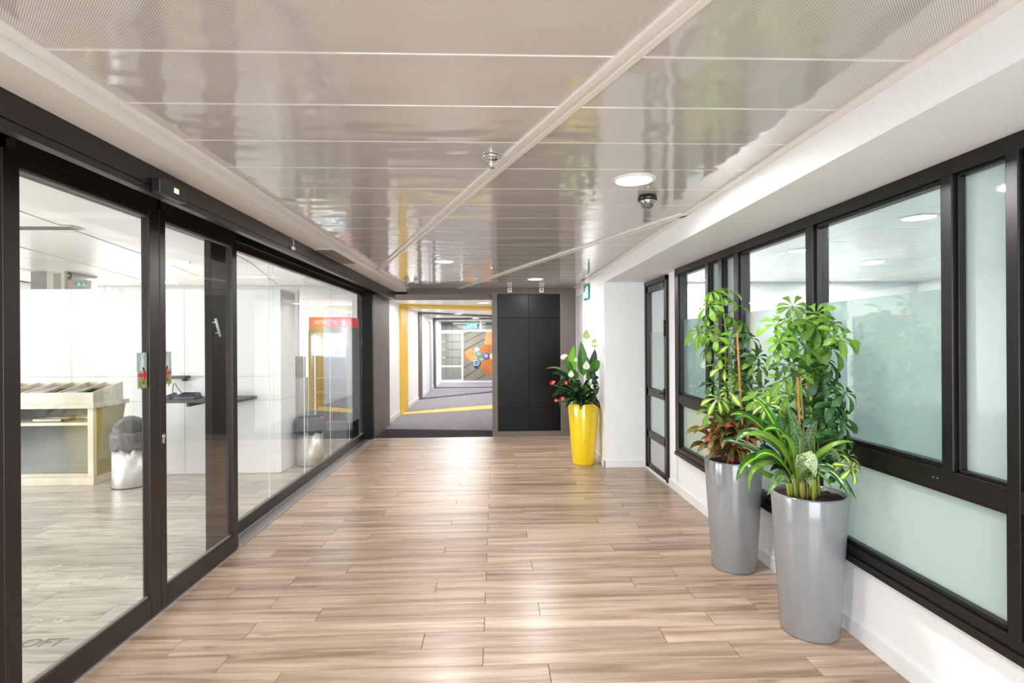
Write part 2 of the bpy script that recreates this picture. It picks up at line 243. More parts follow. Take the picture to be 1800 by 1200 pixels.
# ------------------------------------------------------------------ mesh helpers
class MB:
    def __init__(s): s.v = []; s.f = []; s.uv = []; s.sm = []
    def add(s, vs, fs, uvs=None, smooth=False):
        k = len(s.v); s.v += [Vector(v) for v in vs]
        for i, f in enumerate(fs):
            s.f.append([k + j for j in f]); s.sm.append(smooth)
            s.uv.append([uvs[j] for j in f] if uvs else [(0, 0)] * len(f))
        return s
    def box(s, x0, x1, y0, y1, z0, z1):
        x0, x1 = sorted((x0, x1)); y0, y1 = sorted((y0, y1)); z0, z1 = sorted((z0, z1))
        v = [(x, y, z) for z in (z0, z1) for y in (y0, y1) for x in (x0, x1)]
        return s.add(v, [(0, 2, 3, 1), (4, 5, 7, 6), (0, 1, 5, 4), (1, 3, 7, 5), (3, 2, 6, 7), (2, 0, 4, 6)])
    def hexa(s, b, t):  # bottom quad, top quad
        return s.add(list(b) + list(t), [(3, 2, 1, 0), (4, 5, 6, 7), (0, 1, 5, 4), (1, 2, 6, 5), (2, 3, 7, 6), (3, 0, 4, 7)])
    def prism(s, pts, nrm, th):
        nrm = Vector(nrm); n = len(pts); a = [Vector(p) for p in pts]; b = [p + nrm * th for p in a]
        return s.add(a + b, [list(range(n))[::-1], [n + i for i in range(n)]] + [(i, (i + 1) % n, n + (i + 1) % n, n + i) for i in range(n)])
    def lathe(s, prof, c=(0, 0, 0), n=32, axis='z', cap=True, sx=1, sy=1):
        c = Vector(c); vs = []
        for r, h in prof:
            for i in range(n):
                a = 2 * pi * i / n; p = (r * math.cos(a) * sx, r * math.sin(a) * sy, h)
                if axis == 'y': p = (p[0], p[2], p[1])
                if axis == 'x': p = (p[2], p[0], p[1])
                vs.append(c + Vector(p))
        fs = [(j * n + i, j * n + (i + 1) % n, (j + 1) * n + (i + 1) % n, (j + 1) * n + i) for j in range(len(prof) - 1) for i in range(n)]
        s.add(vs, fs, smooth=True)
        if cap:
            k = len(s.v) - len(vs)
            for idx, rev in ((0, True), (len(prof) - 1, False)):
                if prof[idx][0] > 1e-5:
                    ring = [k + idx * n + i for i in range(n)]
                    s.f.append(ring[::-1] if rev else ring); s.sm.append(False); s.uv.append([(0, 0)] * n)
        return s
    def tube(s, pts, r, n=6):
        pts = [Vector(p) for p in pts]; rr = r if isinstance(r, (list, tuple)) else [r] * len(pts); vs = []
        for i, p in enumerate(pts):
            d = (pts[min(i + 1, len(pts) - 1)] - pts[max(i - 1, 0)]).normalized()
            u = d.cross(Vector((0.3, 0.2, 0.93) if abs(d.z) < 0.9 else (1, 0, 0))).normalized(); w_ = d.cross(u)
            for k in range(n):
                a = 2 * pi * k / n; vs.append(p + (u * math.cos(a) + w_ * math.sin(a)) * rr[i])
        fs = [(j * n + i, j * n + (i + 1) % n, (j + 1) * n + (i + 1) % n, (j + 1) * n + i) for j in range(len(pts) - 1) for i in range(n)]
        fs += [list(range(n))[::-1], [(len(pts) - 1) * n + i for i in range(n)]]
        return s.add(vs, fs, smooth=True)
    def mesh(s, name, origin=(0, 0, 0)):
        me = bpy.data.meshes.new(name); o = Vector(origin)
        me.from_pydata([tuple(v - o) for v in s.v], [], s.f)
        ul = me.uv_layers.new(name='UVMap')
        flat = [c for f in s.uv for uvp in f for c in uvp]
        ul.data.foreach_set('uv', flat); me.polygons.foreach_set('use_smooth', s.sm); me.update()
        return me
ORG = {}
def put(name, mb, m, parent=None, bevel=0, origin=None, smooth_angle=False):
    """link one mesh; verts are given in world coordinates"""
    po = ORG.get(parent.name, Vector((0, 0, 0))) if parent else Vector((0, 0, 0))
    org = Vector(origin) if origin is not None else (po if parent else Vector((0, 0, 0)))
    me = mb.mesh(name, org) if isinstance(mb, MB) else mb
    if not me.materials: me.materials.append(m if not isinstance(m, str) else M[m])
    o = bpy.data.objects.new(name, me); C.objects.link(o)
    o.location = org - po if parent else org
    if parent: o.parent = parent
    ORG[o.name] = org
    if bevel:
        b = o.modifiers.new('Bevel', 'BEVEL'); b.width = bevel; b.segments = 2; b.limit_method = 'ANGLE'
    return o
def tag(o, label, cat=None, group=None, kind=None):
    o['label'] = label
    if cat: o['category'] = cat
    if group: o['group'] = group
    if kind: o['kind'] = kind
    return o
def thing(name, loc, label, cat, group=None, kind=None):
    o = bpy.data.objects.new(name, None); C.objects.link(o); o.location = loc; o.empty_display_size = 0.1
    ORG[o.name] = Vector(loc); return tag(o, label, cat, group, kind)
def B(*a): return MB().box(*a)
def copy_tree(o, loc, parent=None):
    c = o.copy(); C.objects.link(c)
    if parent: c.parent = parent
    else: c.location = loc
    for ch in [x for x in bpy.data.objects if x.parent == o]: copy_tree(ch, None, c)
    return c
def S(name, mb, m, label, cat='wall', **k):
    o = put(name, mb, m, **k); return tag(o, label, cat, kind='structure')
def text(s, size, m, name, parent, loc, rot, ext=0.0008, xs=1.0):
    cu = bpy.data.curves.new(name, 'FONT'); cu.body = s; cu.size = size; cu.align_x = 'CENTER'; cu.align_y = 'CENTER'; cu.extrude = ext
    t = bpy.data.objects.new('t', cu); C.objects.link(t); bpy.context.view_layer.update()
    me = bpy.data.meshes.new_from_object(t.evaluated_get(bpy.context.evaluated_depsgraph_get()))
    bpy.data.objects.remove(t)
    me.transform(Matrix.Diagonal((xs, 1, 1, 1))); me.materials.clear(); me.materials.append(M[m])
    o = bpy.data.objects.new(name, me); C.objects.link(o); o.rotation_euler = rot
    o.location = Vector(loc) - ORG[parent.name]; o.parent = parent
    return o

# ------------------------------------------------------------------ floors
LX, RX, BY = -1.865, 1.83, 8.58
fl = S('floor', B(LX, RX + 0.05, -3, BY, -0.06, -0.006), 'dark', 'oak laminate floor of the corridor, planks laid across it', 'floor')
PW, PL = 0.148, 1.22
mesh_cache = {}
def plank(parent, x0, x1, y0, pw, m, z=0.0, th=0.006):
    key = (round(x1 - x0, 3), pw, m)
    if key not in mesh_cache:
        hw = (x1 - x0) / 2 - 0.0012; hh = pw / 2 - 0.0011
        mb = MB().hexa([(-hw, -hh, -th), (hw, -hh, -th), (hw, hh, -th), (-hw, hh, -th)], [(-hw + .0006, -hh + .0006, 0), (hw - .0006, -hh + .0006, 0), (hw - .0006, hh - .0006, 0), (-hw + .0006, hh - .0006, 0)])
        me = mb.mesh('plank'); me.materials.append(M[m]); mesh_cache[key] = me
    o = bpy.data.objects.new('plank', mesh_cache[key]); C.objects.link(o); o.location = ((x0 + x1) / 2, y0 + pw / 2, z); o.parent = parent
    return o
pat = [0, 1, 0, -1]
k = 0; y = BY - PW
while y > 0.35:
    off = -0.02 + pat[k % 4] * 0.305 - k * 0.0008
    x = off - PL * 2
    while x < RX:
        a, b = max(x, LX + 0.002), min(x + PL, RX)
        if b - a > 0.03: plank(fl, round(a, 3), round(b, 3), y, PW, 'floorw')
        x += PL
    y -= PW; k += 1
# near strip outside the picture (one piece each row is not needed there)
put('plank_field', B(LX + .002, RX, -3, y + PW - 0.002, -0.006, 0), 'floorw', fl, origin=(0, -1.3, 0))
# cafe floor behind the glass
fl2 = S('floor.001', B(-9, LX - 0.0, -1, 11.5, -0.06, -0.006), 'floorg', 'pale vintage laminate floor of the cafe behind the glass', 'floor')
y = 8.15; k = 0; rr = random.Random(3)
while y > 1.6:
    off = -6.4 - rr.random() * 1.2; x = off
    while x < LX - 0.1:
        a, b = max(x, -6.4), min(x + 1.2, LX - 0.06)
        if b - a > 0.05: plank(fl2, round(a, 2), round(b, 2), y, 0.19, 'floorg')
        x += 1.2
    y -= 0.19; k += 1
for px, py, r in ((225, 1085, .035), (108, 1088, .03), (60, 1094, .03), (115, 1090, .02), (130, 1024, .03), (172, 1016, .025), (222, 1015, .03), (98, 997, .03), (60, 1000, .03), (148, 997, .025)):
    p = at(px, py, 'z', 0.001); m_ = MB(); pts = [(p.x + r * math.cos(a / 12 * 2 * pi), p.y + r * math.sin(a / 12 * 2 * pi), 0.0012) for a in range(13)]
    put('ring_print', m_.tube(pts, 0.003, 4), 'white2', fl2)
text('LOFT', 0.11, 'bead', 'letter_print', fl2, at(66, 1130, 'z', 0.0008), (0, 0, 0), 0.0003)
# passage floor
pf = S('floor.002', B(-1.93, 1.6, BY, 20.6, -0.06, -0.012), 'carpetd', 'mottled grey carpet of the passage beyond the corridor', 'floor')
def quad(pts, z0, z1): return MB().hexa([(x, y, z0) for x, y in pts], [(x, y, z1) for x, y in pts])
XR = 0.05
put('carpet_tile', quad([(-1.92, BY), (XR, BY), (XR, 9.2), (-1.92, 9.5)], -0.012, 0.0), 'charcoal', pf)
put('carpet_tile', quad([(-1.92, 9.5), (XR, 9.2), (XR, 12.25), (-1.92, 11.4)], -0.012, -0.001), 'carpet', pf)
put('yellow_stripe', quad([(-1.92, 11.4), (XR, 12.25), (XR, 13.0), (-1.92, 11.75)], -0.012, 0.0005), 'carpety', pf)
put('carpet_tile', quad([(-1.92, 11.75), (XR, 13.0), (XR, 16.2), (-1.92, 14.35)], -0.012, -0.001), 'carpet', pf)
put('dark_stripe', quad([(-1.92, 14.35), (XR, 16.2), (XR, 16.6), (-1.92, 14.7)], -0.012, 0.0005), 'carpetd', pf)
put('carpet_tile', quad([(-1.92, 14.7), (XR, 16.6), (XR, 17.85), (-1.92, 17.85)], -0.012, -0.001), 'carpet', pf)
put('dark_stripe', quad([(-1.92, 17.85), (XR, 17.85), (XR, 18.2), (-1.92, 18.2)], -0.012, 0.0005), 'carpetd', pf)
put('carpet_tile', quad([(-3, 18.2), (1.55, 18.2), (1.55, 20.55), (-3, 20.55)], -0.012, -0.001), 'carpet', pf)
# office floor behind the right windows
S('floor.003', B(1.93, 8.2, -1, 10.2, -0.06, 0), 'teal', 'teal carpet of the office behind the frosted windows', 'floor')

# ------------------------------------------------------------------ ceilings
CZ = 2.36; CX = 1.30
ce = S('ceiling', B(-1.36, 1.36, -3, BY, CZ + 0.03, CZ + 0.08), 'slate', 'glossy perforated metal panel ceiling of the corridor', 'ceiling')
def rx(i, y):  # x of rail i at depth y
    return (0.255 - 0.3638 * (y - 2.046)) + i * 1.612
rows = 0; y = 1.62 - 0.354 * 13
while y < BY - 0.01:
    y2 = min(y + 0.354, BY)
    ys = (y + 0.001, y2 - 0.001)
    bs = [[-CX, -CX]] + [[max(-CX, min(CX, rx(i, q))) for q in ys] for i in (0, 1)] + [[CX, CX]]
    for a, b in zip(bs[:-1], bs[1:]):
        if max(b[0] - a[0], b[1] - a[1]) < 0.02: continue
        pts = [(a[0], ys[0]), (b[0], ys[0]), (b[1], ys[1]), (a[1], ys[1])]
        put('panel', quad(pts, CZ, CZ + 0.025), 'ceil', ce, bevel=0.003, origin=((a[0] + b[0]) / 2, (ys[0] + ys[1]) / 2, CZ))
    y = y2
for i in (0, 1):
    ya, yb = [2.046 + (i * 1.612 + 0.255 - q) / 0.3638 for q in (CX, -CX)]
    ya, yb = max(ya, -2.9), min(yb, BY - 0.002)
    d = Vector((-0.3638, 1, 0)).normalized(); n = Vector((d.y, -d.x, 0))
    p0 = Vector((rx(i, ya), ya, 0)); p1 = Vector((rx(i, yb), yb, 0))
    for o0, o1, z0 in ((-0.036, -0.010, -0.012), (-0.010, 0.010, -0.003), (0.010, 0.036, -0.012)):
        b = [p0 + n * o0, p0 + n * o1, p1 + n * o1, p1 + n * o0]
        put('rail', MB().hexa([(v.x, v.y, CZ + z0) for v in b], [(v.x, v.y, CZ + 0.002) for v in b]), 'rail', ce, bevel=0.002)
# edge trims
S('trim_1', B(-1.335, -CX + 0.008, -3, BY, CZ - 0.012, CZ + 0.01), 'rail', 'thin white metal trim along the left ceiling edge', 'trim', bevel=0.003)
S('trim_2', B(CX - 0.008, 1.335, -3, BY, CZ - 0.012, CZ + 0.01), 'rail', 'thin white metal trim along the right ceiling edge', 'trim', bevel=0.003)
# left soffit, fascia, dark recess
S('trim_3', B(-1.52, -1.335, -3, BY - 0.002, 2.302, 2.42), 'white2', 'low white soffit step above the sliding doors', 'trim')
S('trim_4', MB().box(-1.56, -1.52, -3, BY - 0.002, 2.212, 2.42).box(-1.562, -1.526, -3, BY - 0.002, 2.206, 2.212).box(-1.56, -1.518, -3, BY - 0.002, 2.178, 2.206), 'frame', 'dark bronze fascia beam hiding the door track', 'trim')
S('trim_5', B(-2.12, -1.56, -3, BY - 0.002, 2.33, 2.42), 'black', 'black recess lid above the sliding doors', 'trim')
# right soffit
S('trim_6', B(1.335, 1.90, -3, 6.39, 2.203, 2.48), 'white', 'deep white soffit box above the window band', 'trim')
# upper closure
# ------------------------------------------------------------------ right wall
S('wall_right', MB().box(RX, 1.93, -3, 5.30, 0, 0.40).box(RX, 1.93, 5.29, 5.585, 0, 2.203).box(RX, 1.93, 5.58, 6.40, 2.19, 2.203).box(RX, 1.93, 5.585, 6.40, 0, 0.03), 'white', 'white wall below and beside the window band')
S('wall_right.001', MB().box(1.337, 2.2, 6.39, BY, 0, 2.48), 'white', 'white wall block projecting beyond the glazed door')
S('baseboard_right', MB().box(RX - 0.012, RX, -3, 5.58, 0, 0.085).box(RX - 0.012, RX, 5.58, 6.39, 0, 0.03), 'base', 'white skirting board under the window band', 'baseboard', bevel=0.002)
S('baseboard_right.001', MB().box(1.325, 1.337, 6.378, BY, 0, 0.085).box(1.325, RX - 0.012, 6.378, 6.39, 0, 0.085), 'base', 'white skirting board around the projecting wall block', 'baseboard', bevel=0.002)
# flush door in the projecting block
d3 = thing('door_3', (1.337, 7.95, 0), 'flush pale grey door in the far right wall behind the yellow pot', 'door', kind='structure')
put('door_leaf', B(1.322, 1.337, 7.85, 8.4, 0.09, 2.2), 'greyp', d3, bevel=0.002)

# window band
wx0, gx = 1.785, 1.828
def Y_(px): return at(px, 600, 'x', wx0).y
win = thing('window_1', (wx0, 3.5, 0.4), 'black framed window band with frosted lower glass along the right wall', 'window', kind='structure')
mull = [(Y_(1187) + 0.01, Y_(1192)), (Y_(1240), Y_(1245)), (Y_(1263), Y_(1269)), (Y_(1290), Y_(1297)), (Y_(1417), Y_(1429)), (Y_(1655), Y_(1675)), (Y_(1769), Y_(1792)), (1.25, 1.17), (0.35, 0.28), (-0.6, -0.7)]
z_lo, z_m0, z_m1, z_hi = 0.395, 0.905, 0.985, 2.203
put('head_rail', MB().box(wx0, 1.88, mull[-1][1], mull[0][0], 2.14, z_hi), 'wframe', win, bevel=0.003)
put('sill_rail', MB().box(wx0 - 0.012, 1.88, mull[-1][1], mull[0][0], z_lo, z_lo + 0.035).box(wx0, 1.88, mull[-1][1], mull[0][0], z_lo + 0.035, z_lo + 0.08), 'wframe', win, bevel=0.003)
put('mid_rail', MB().box(wx0 + 0.001, 1.88, mull[-1][1], mull[0][0], z_m0, z_m1), 'wframe', win, bevel=0.003)
for i, (b, a) in enumerate(mull):
    if i in (1, 2, 3):   # these stop at the middle rail
        put('mullion', B(wx0 - 0.002, 1.88, a, b, z_m1, 2.14), 'wframe', win, bevel=0.003)
    elif i == 5:
        put('mullion', B(wx0 - 0.002, 1.88, a, b, z_m1, 2.14), 'wframe', win, bevel=0.003)
    else:
        put('mullion', B(wx0 - 0.002, 1.88, a, b, z_lo + 0.035, z_hi - 0.001), 'wframe', win, bevel=0.003)
def sash(y0, y1, z0, z1, x0=1.80, t=0.018):
    m_ = MB().box(x0, 1.845, y0, y1, z0, z0 + t).box(x0, 1.845, y0, y1, z1 - t, z1).box(x0, 1.845, y0, y0 + t, z0, z1).box(x0, 1.845, y1 - t, y1, z0, z1)
    return put('sash_frame', m_, 'wframe', win, bevel=0.002)
FT = 1.705
kinds = ['clear', 'frost', 'frost', 'clear', 'clear', 'frost', 'clear', 'frost', 'clear']
for i in range(len(mull) - 1):
    y1, y0 = mull[i][1], mull[i + 1][0]
    t = 0.012 if y1 - y0 < 0.3 else 0.02
    sash(y0, y1, z_m1, 2.14, t=t)
    a, b = y0 + t, y1 - t
    if kinds[i] == 'clear':
        put('pane', B(gx, gx + 0.006, a, b, z_m1 + t, 2.14 - t), 'glassr', win)
        put('frosted_film', B(gx + 0.0065, gx + 0.008, a, b, z_m1 + t, FT), 'frost', win)
    else:
        put('pane', B(gx, gx + 0.006, a, b, z_m1 + t, 2.14 - t), 'frost', win)
for b, a in ((mull[0][1], mull[4][0]), (mull[4][1], mull[6][0]), (mull[6][1], mull[7][0]), (mull[7][1], mull[8][0]), (mull[8][1], mull[9][0])):
    sash(a, b, z_lo + 0.08, z_m0, t=0.02)
    put('pane', B(gx, gx + 0.006, a + 0.02, b - 0.02, z_lo + 0.10, z_m0 - 0.02), 'frostlow', win)
for px, py in ((1640, 838), (1648, 840)):
    p = at(px, py, 'x', wx0); put('screw', MB().lathe([(0.004, -0.001), (0.004, 0.002)], (p.x - 0.001, p.y, p.z), 8, 'x'), 'chrome', win)

# glazed door beside the window
dr = thing('door_1', (1.80, 6.0, 0), 'narrow black framed glazed door beside the window band', 'door', kind='structure')
dy0, dy1 = at(1171, 600, 'x', 1.80).y, at(1133, 600, 'x', 1.80).y
dm = MB().box(1.80, 1.88, dy0, dy0 + 0.045, 0.03, 2.19).box(1.80, 1.88, dy1 - 0.045, dy1, 0.03, 2.19).box(1.80, 1.88, dy0, dy1, 2.14, 2.19)
put('door_frame', dm, 'frame', dr, bevel=0.003)
e0, e1 = dy0 + 0.05, dy1 - 0.05
leaf = put('door_leaf', MB().box(1.81, 1.86, e0, e0 + 0.06, 0.04, 2.13).box(1.81, 1.86, e1 - 0.06, e1, 0.04, 2.13).box(1.81, 1.86, e0, e1, 2.06, 2.13).box(1.81, 1.86, e0, e1, 0.875, 0.965).box(1.81, 1.86, e0, e1, 0.385, 0.47).box(1.81, 1.86, e0, e1, 0.04, 0.09), 'frame', dr, bevel=0.003)
put('pane', B(1.832, 1.838, e0 + .06, e1 - .06, 0.965, 2.06), 'glassr', dr)
put('frosted_film', B(1.839, 1.841, e0 + .06, e1 - .06, 0.965, 1.6), 'frost', dr)
put('pane', B(1.832, 1.838, e0 + .06, e1 - .06, 0.47, 0.875), 'frost', dr)
put('door_panel', B(1.832, 1.84, e0 + .06, e1 - .06, 0.09, 0.385), 'greyp', dr)
for i in range(26):
    z = 2.045 - i * 0.022
    put('blind_slat', MB().hexa([(1.850, e0 + .07, z), (1.866, e0 + .07, z + .009), (1.866, e1 - .07, z + .009), (1.850, e1 - .07, z)], [(1.850, e0 + .07, z + .0012), (1.866, e0 + .07, z + .0102), (1.866, e1 - .07, z + .0102), (1.850, e1 - .07, z + .0012)]), 'blinds', dr)
put('lever_handle', MB().box(1.794, 1.81, e0 + 0.02, e0 + 0.045, 0.90, 1.0).tube([(1.80, e0 + 0.03, 0.95), (1.765, e0 + 0.03, 0.95), (1.76, e0 + 0.05, 0.95), (1.76, e0 + 0.15, 0.95)], 0.008, 8), 'blackp', dr)
put('hinge', MB().tube([(1.795, e0 - 0.01, 1.55), (1.795, e0 - 0.01, 1.72)], 0.01, 8), 'blackp', dr)

# ------------------------------------------------------------------ back wall with opening
S('wall_back', MB().box(LX - 0.16, 1.337, BY, BY + 0.12, 2.262, 2.48).box(0.0, 0.085, BY, BY + 0.12, 0, 2.262).box(1.085, 1.337, BY, BY + 0.12, 0, 2.262).box(0.085, 1.085, BY, BY + 0.12, 0, 0.085).box(0.085, 1.085, BY + 0.06, BY + 0.12, 0.085, 2.262), 'taupe', 'taupe end wall around the black cabinet')
S('baseboard_back', B(-0.002, 1.325, BY - 0.012, BY, 0, 0.07), 'taupe', 'taupe skirting board under the black cabinet', 'baseboard', bevel=0.002)
S('trim_7', B(-2.05, 0.0, BY + 0.12, 9.75, 2.262, 2.48), 'taupe', 'taupe lintel over the passage opening', 'trim')
S('wall_back.001', MB().box(-2.12, LX, BY + 0.02, 9.9, 0, 2.262), 'taupe', 'taupe jamb left of the passage opening')
S('wall_back.002', MB().box(-0.001, 0.06, BY + 0.12, 9.35, 0, 2.262), 'taupe', 'taupe jamb right of the passage opening')
S('trim_8', MB().box(-2.03, LX, BY - 0.09, BY + 0.018, 0, 2.30), 'black', 'black corner post between the glass wall and the passage', 'trim', bevel=0.003)
S('trim_9', MB().box(-2.03, -1.33, BY - 0.006, BY, 2.262, 2.36), 'black', 'black band over the left half of the end wall', 'trim')
cb = thing('wall_cabinet', (0.585, BY, 0.085), 'tall black flush cabinet with six door panels in the end wall', 'cabinet')
put('cabinet_body', MB().box(0.089, 1.081, BY + 0.012, BY + 0.058, 0.088, 2.258), 'black', cb)
for x0, x1 in ((0.092, 0.581), (0.586, 1.078)):
    for z0, z1 in ((0.091, 0.455), (0.460, 1.884), (1.889, 2.255)):
        put('door', B(x0, x1, BY - 0.004, BY + 0.012, z0, z1), 'cab', cb, bevel=0.002)

# ------------------------------------------------------------------ passage
PX = -1.93
S('wall_left.001', B(PX - 0.1, PX, 9.9, 20.6, 0, 2.5), 'white', 'white left wall of the passage')
S('wall_right.002', B(XR, XR + 0.08, 9.35, 17.9, 0, 2.5), 'white', 'white right wall of the passage')
S('wall_right.003', B(1.5, 1.6, 17.9, 20.6, 0, 2.5), 'white', 'white side wall at the far end of the passage')
S('ceiling.001', B(PX - 0.1, 1.6, 9.75, 20.6, 2.30, 2.36), 'ceilw', 'white metal ceiling of the passage', 'ceiling')
S('baseboard_left', B(PX, PX + 0.015, 9.9, 20.5, 0, 0.09), 'base', 'white skirting board along the passage left wall', 'baseboard')
S('baseboard_right.002', B(XR - 0.015, XR, 9.36, 17.9, 0, 0.09), 'base', 'white skirting board along the passage right wall', 'baseboard')
def portal(name, m, label, yl0, yl1, yr0, yr1, th=0.03):
    p = thing(name, (PX, yl0, 0), label, 'trim', kind='structure')
    put('post', MB().box(PX, PX + th, yl0, yl1, 0, 2.30), m, p)
    put('post', MB().box(XR - th, XR, yr0, yr1, 0, 2.30), m, p)
    put('lintel', quad([(PX + th, yl0), (XR - th, yr0), (XR - th, yr1), (PX + th, yl1)], 2.30 - th, 2.30), m, p)
portal('trim_10', 'yellow', 'yellow painted portal band in the passage', 11.35, 12.3, 12.1, 13.2)
portal('trim_11', 'taupe', 'nearer dark portal band in the passage', 14.2, 14.8, 16.1, 16.7)
portal('trim_12', 'taupe', 'farther dark portal band in the passage', 17.8, 18.25, 17.8, 17.9, 0.05)
d4 = thing('door_4', (PX, 15.9, 0), 'white door with grey edge in the passage left wall', 'door', kind='structure')
put('door_leaf', B(PX, PX + 0.02, 15.7, 16.6, 0.02, 2.1), 'white', d4); put('door_frame', B(PX, PX + 0.05, 16.6, 16.85, 0.0, 2.14), 'greyp', d4)
put('handle', MB().tube([(PX + 0.02, 16.5, 1.0), (PX + 0.07, 16.5, 1.0), (PX + 0.07, 16.35, 1.0)], 0.012, 6), 'chrome', d4)
d5 = thing('framed_poster', (XR, 16.2, 1.5), 'dark framed poster on the passage right wall, seen mirrored in the glass', 'poster')
put('picture_frame', B(XR - 0.03, XR, 16.0, 17.2, 0.3, 2.2), 'blackp', d5); put('print', B(XR - 0.035, XR - 0.03, 16.1, 17.1, 0.4, 1.5), 'rust', d5)
# far glazed partition
FY = 20.3
S('wall_back.006', MB().box(-4, 3, 22.4, 22.5, 0, 2.5).box(-4, 3, 20.6, 22.4, 2.32, 2.4).box(-4, 3, 20.6, 22.4, -.05, 0), 'greywall', 'pale grey room beyond the far glass partition')
gp = thing('glazed_partition', (-1.0, FY, 0), 'white framed glass partition at the far end of the passage', 'partition')
def A(px, py, yy=FY): return at(px, py, 'y', yy)
xl, xm0, xm1, xr_ = A(764, 600).x - 0.6, A(811, 600).x, A(814, 600).x, 1.5
zb0, zb1, zr0, zr1, zt0, zt1 = 0.0, A(790, 668).z, A(790, 645).z, A(790, 642).z, A(790, 586).z, A(790, 580).z
put('bottom_rail', B(xl, xr_, FY - 0.04, FY + 0.04, 0, zb1), 'trimw', gp)
put('middle_rail', B(xl, xm0, FY - 0.03, FY + 0.03, zr0, zr1), 'trimw', gp)
put('transom', B(xl, xr_, FY - 0.04, FY + 0.04, zt0, zt1), 'trimw', gp)
for x in (xm0, A(843, 600).x, A(765, 600).x - 0.05):
    z0 = zb1 if x == xm0 else zt1
    put('post', B(x, x + 0.07, FY - 0.035, FY + 0.035, z0, 2.3 if x != xm0 else zt0), 'trimw', gp)
put('pane', B(xl, xm0, FY - 0.006, FY + 0.006, zr1, zt0), 'farglass', gp); put('pane', B(xl, xm0, FY - 0.006, FY + 0.006, zb1, zr0), 'farglass', gp)
put('pane', B(xl, xr_, FY - 0.006, FY + 0.006, zt1, 2.3), 'farglass', gp)
for yy in (600.5, 614.3, 628.3):
    a, b = A(768, yy), A(784, yy); c = A(811, yy)
    put('line_print', B(a.x, b.x, FY - 0.010, FY - 0.007, a.z - 0.012, a.z + 0.012), 'flg', gp); put('line_print', B(b.x, c.x, FY - 0.010, FY - 0.007, a.z - 0.01, a.z + 0.01), 'slate', gp)
po = thing('wall_poster', A(840, 625), 'large poster of hands wearing wristwatches over wooden boards', 'poster')
def P2(x, y): return A(760 + x / 10, 580 + y / 10, FY - 0.05)
def poly(pts, m, lay, nm='print'):
    mb = MB().prism([P2(x, y) + Vector((0, -0.004 * lay, 0)) for x, y in pts], (0, 1, 0), 0.003); put(nm, mb, m, po)
put('poster_board', MB().prism([P2(545, 30), P2(1060, 30), P2(1060, 880), P2(545, 880)], (0, 1, 0), 0.015), 'pwood', po)
for a, b in (((545, 95), (700, 20)), ((570, 215), (920, 30)), ((545, 365), (930, 150)), ((545, 665), (900, 455)), ((545, 840), (830, 665)), ((770, 878), (930, 780))):
    poly([(a[0], a[1] - 5), (b[0], b[1] - 5), (b[0], b[1] + 5), (a[0], a[1] + 5)], 'pline', 1)
poly([(945, 32), (1058, 32), (1058, 270), (910, 250)], 'skin1', 1)
poly([(850, 300), (890, 262), (1030, 250), (1055, 330), (1000, 380), (900, 400), (850, 380)], 'skin2', 2)
for q in (285, 318, 350): poly([(905, q), (1020, q - 3), (1020, q + 2), (905, q + 3)], 'skin3', 3)
poly([(548, 400), (585, 380), (625, 480), (600, 515), (548, 510)], 'skin2', 1)
poly([(585, 380), (620, 345), (690, 325), (745, 390), (800, 510), (720, 560), (650, 520), (600, 450)], 'skin1', 2)
for q in (612, 648, 684): poly([(q, 350), (q + 5, 348), (q + 42, 440), (q + 36, 443)], 'skin3', 3)
poly([(835, 590), (930, 500), (1058, 490), (1058, 830), (985, 760), (975, 690), (970, 780), (935, 785), (880, 700), (820, 650)], 'skin2', 2)
for q in (870, 905, 940): poly([(q, 620), (q + 5, 620), (q + 40, 750), (q + 34, 752)], 'skin3', 3)
poly([(1010, 430), (1058, 400), (1058, 520), (1000, 480)], 'carpety', 3)
poly([(770, 400), (830, 380), (850, 430), (800, 450)], 'pteal', 3); poly([(790, 520), (880, 470), (900, 510), (830, 560)], 'pteal', 3); poly([(740, 640), (800, 640), (800, 670), (750, 680)], 'pnavy', 3)
def disc(cx, cy, r, m, lay, n=14): poly([(cx + r * math.cos(2 * pi * i / n), cy - r * math.sin(2 * pi * i / n)) for i in range(n)], m, lay, 'watch_print')
poly([(730, 330), (795, 298), (830, 350), (765, 392)], 'whitem', 4, 'watch_print'); poly([(745, 335), (790, 312), (818, 350), (770, 380)], 'blackp', 5, 'watch_print'); poly([(756, 340), (788, 322), (808, 350), (774, 370)], 'whitem', 6, 'watch_print')
disc(952, 458, 56, 'blackp', 4); disc(946, 453, 46, 'ppurp', 5); disc(945, 450, 14, 'whitem', 6)
disc(785, 580, 66, 'pnavy', 4); disc(775, 575, 52, 'whitem', 5); disc(775, 575, 46, 'pblue', 6)
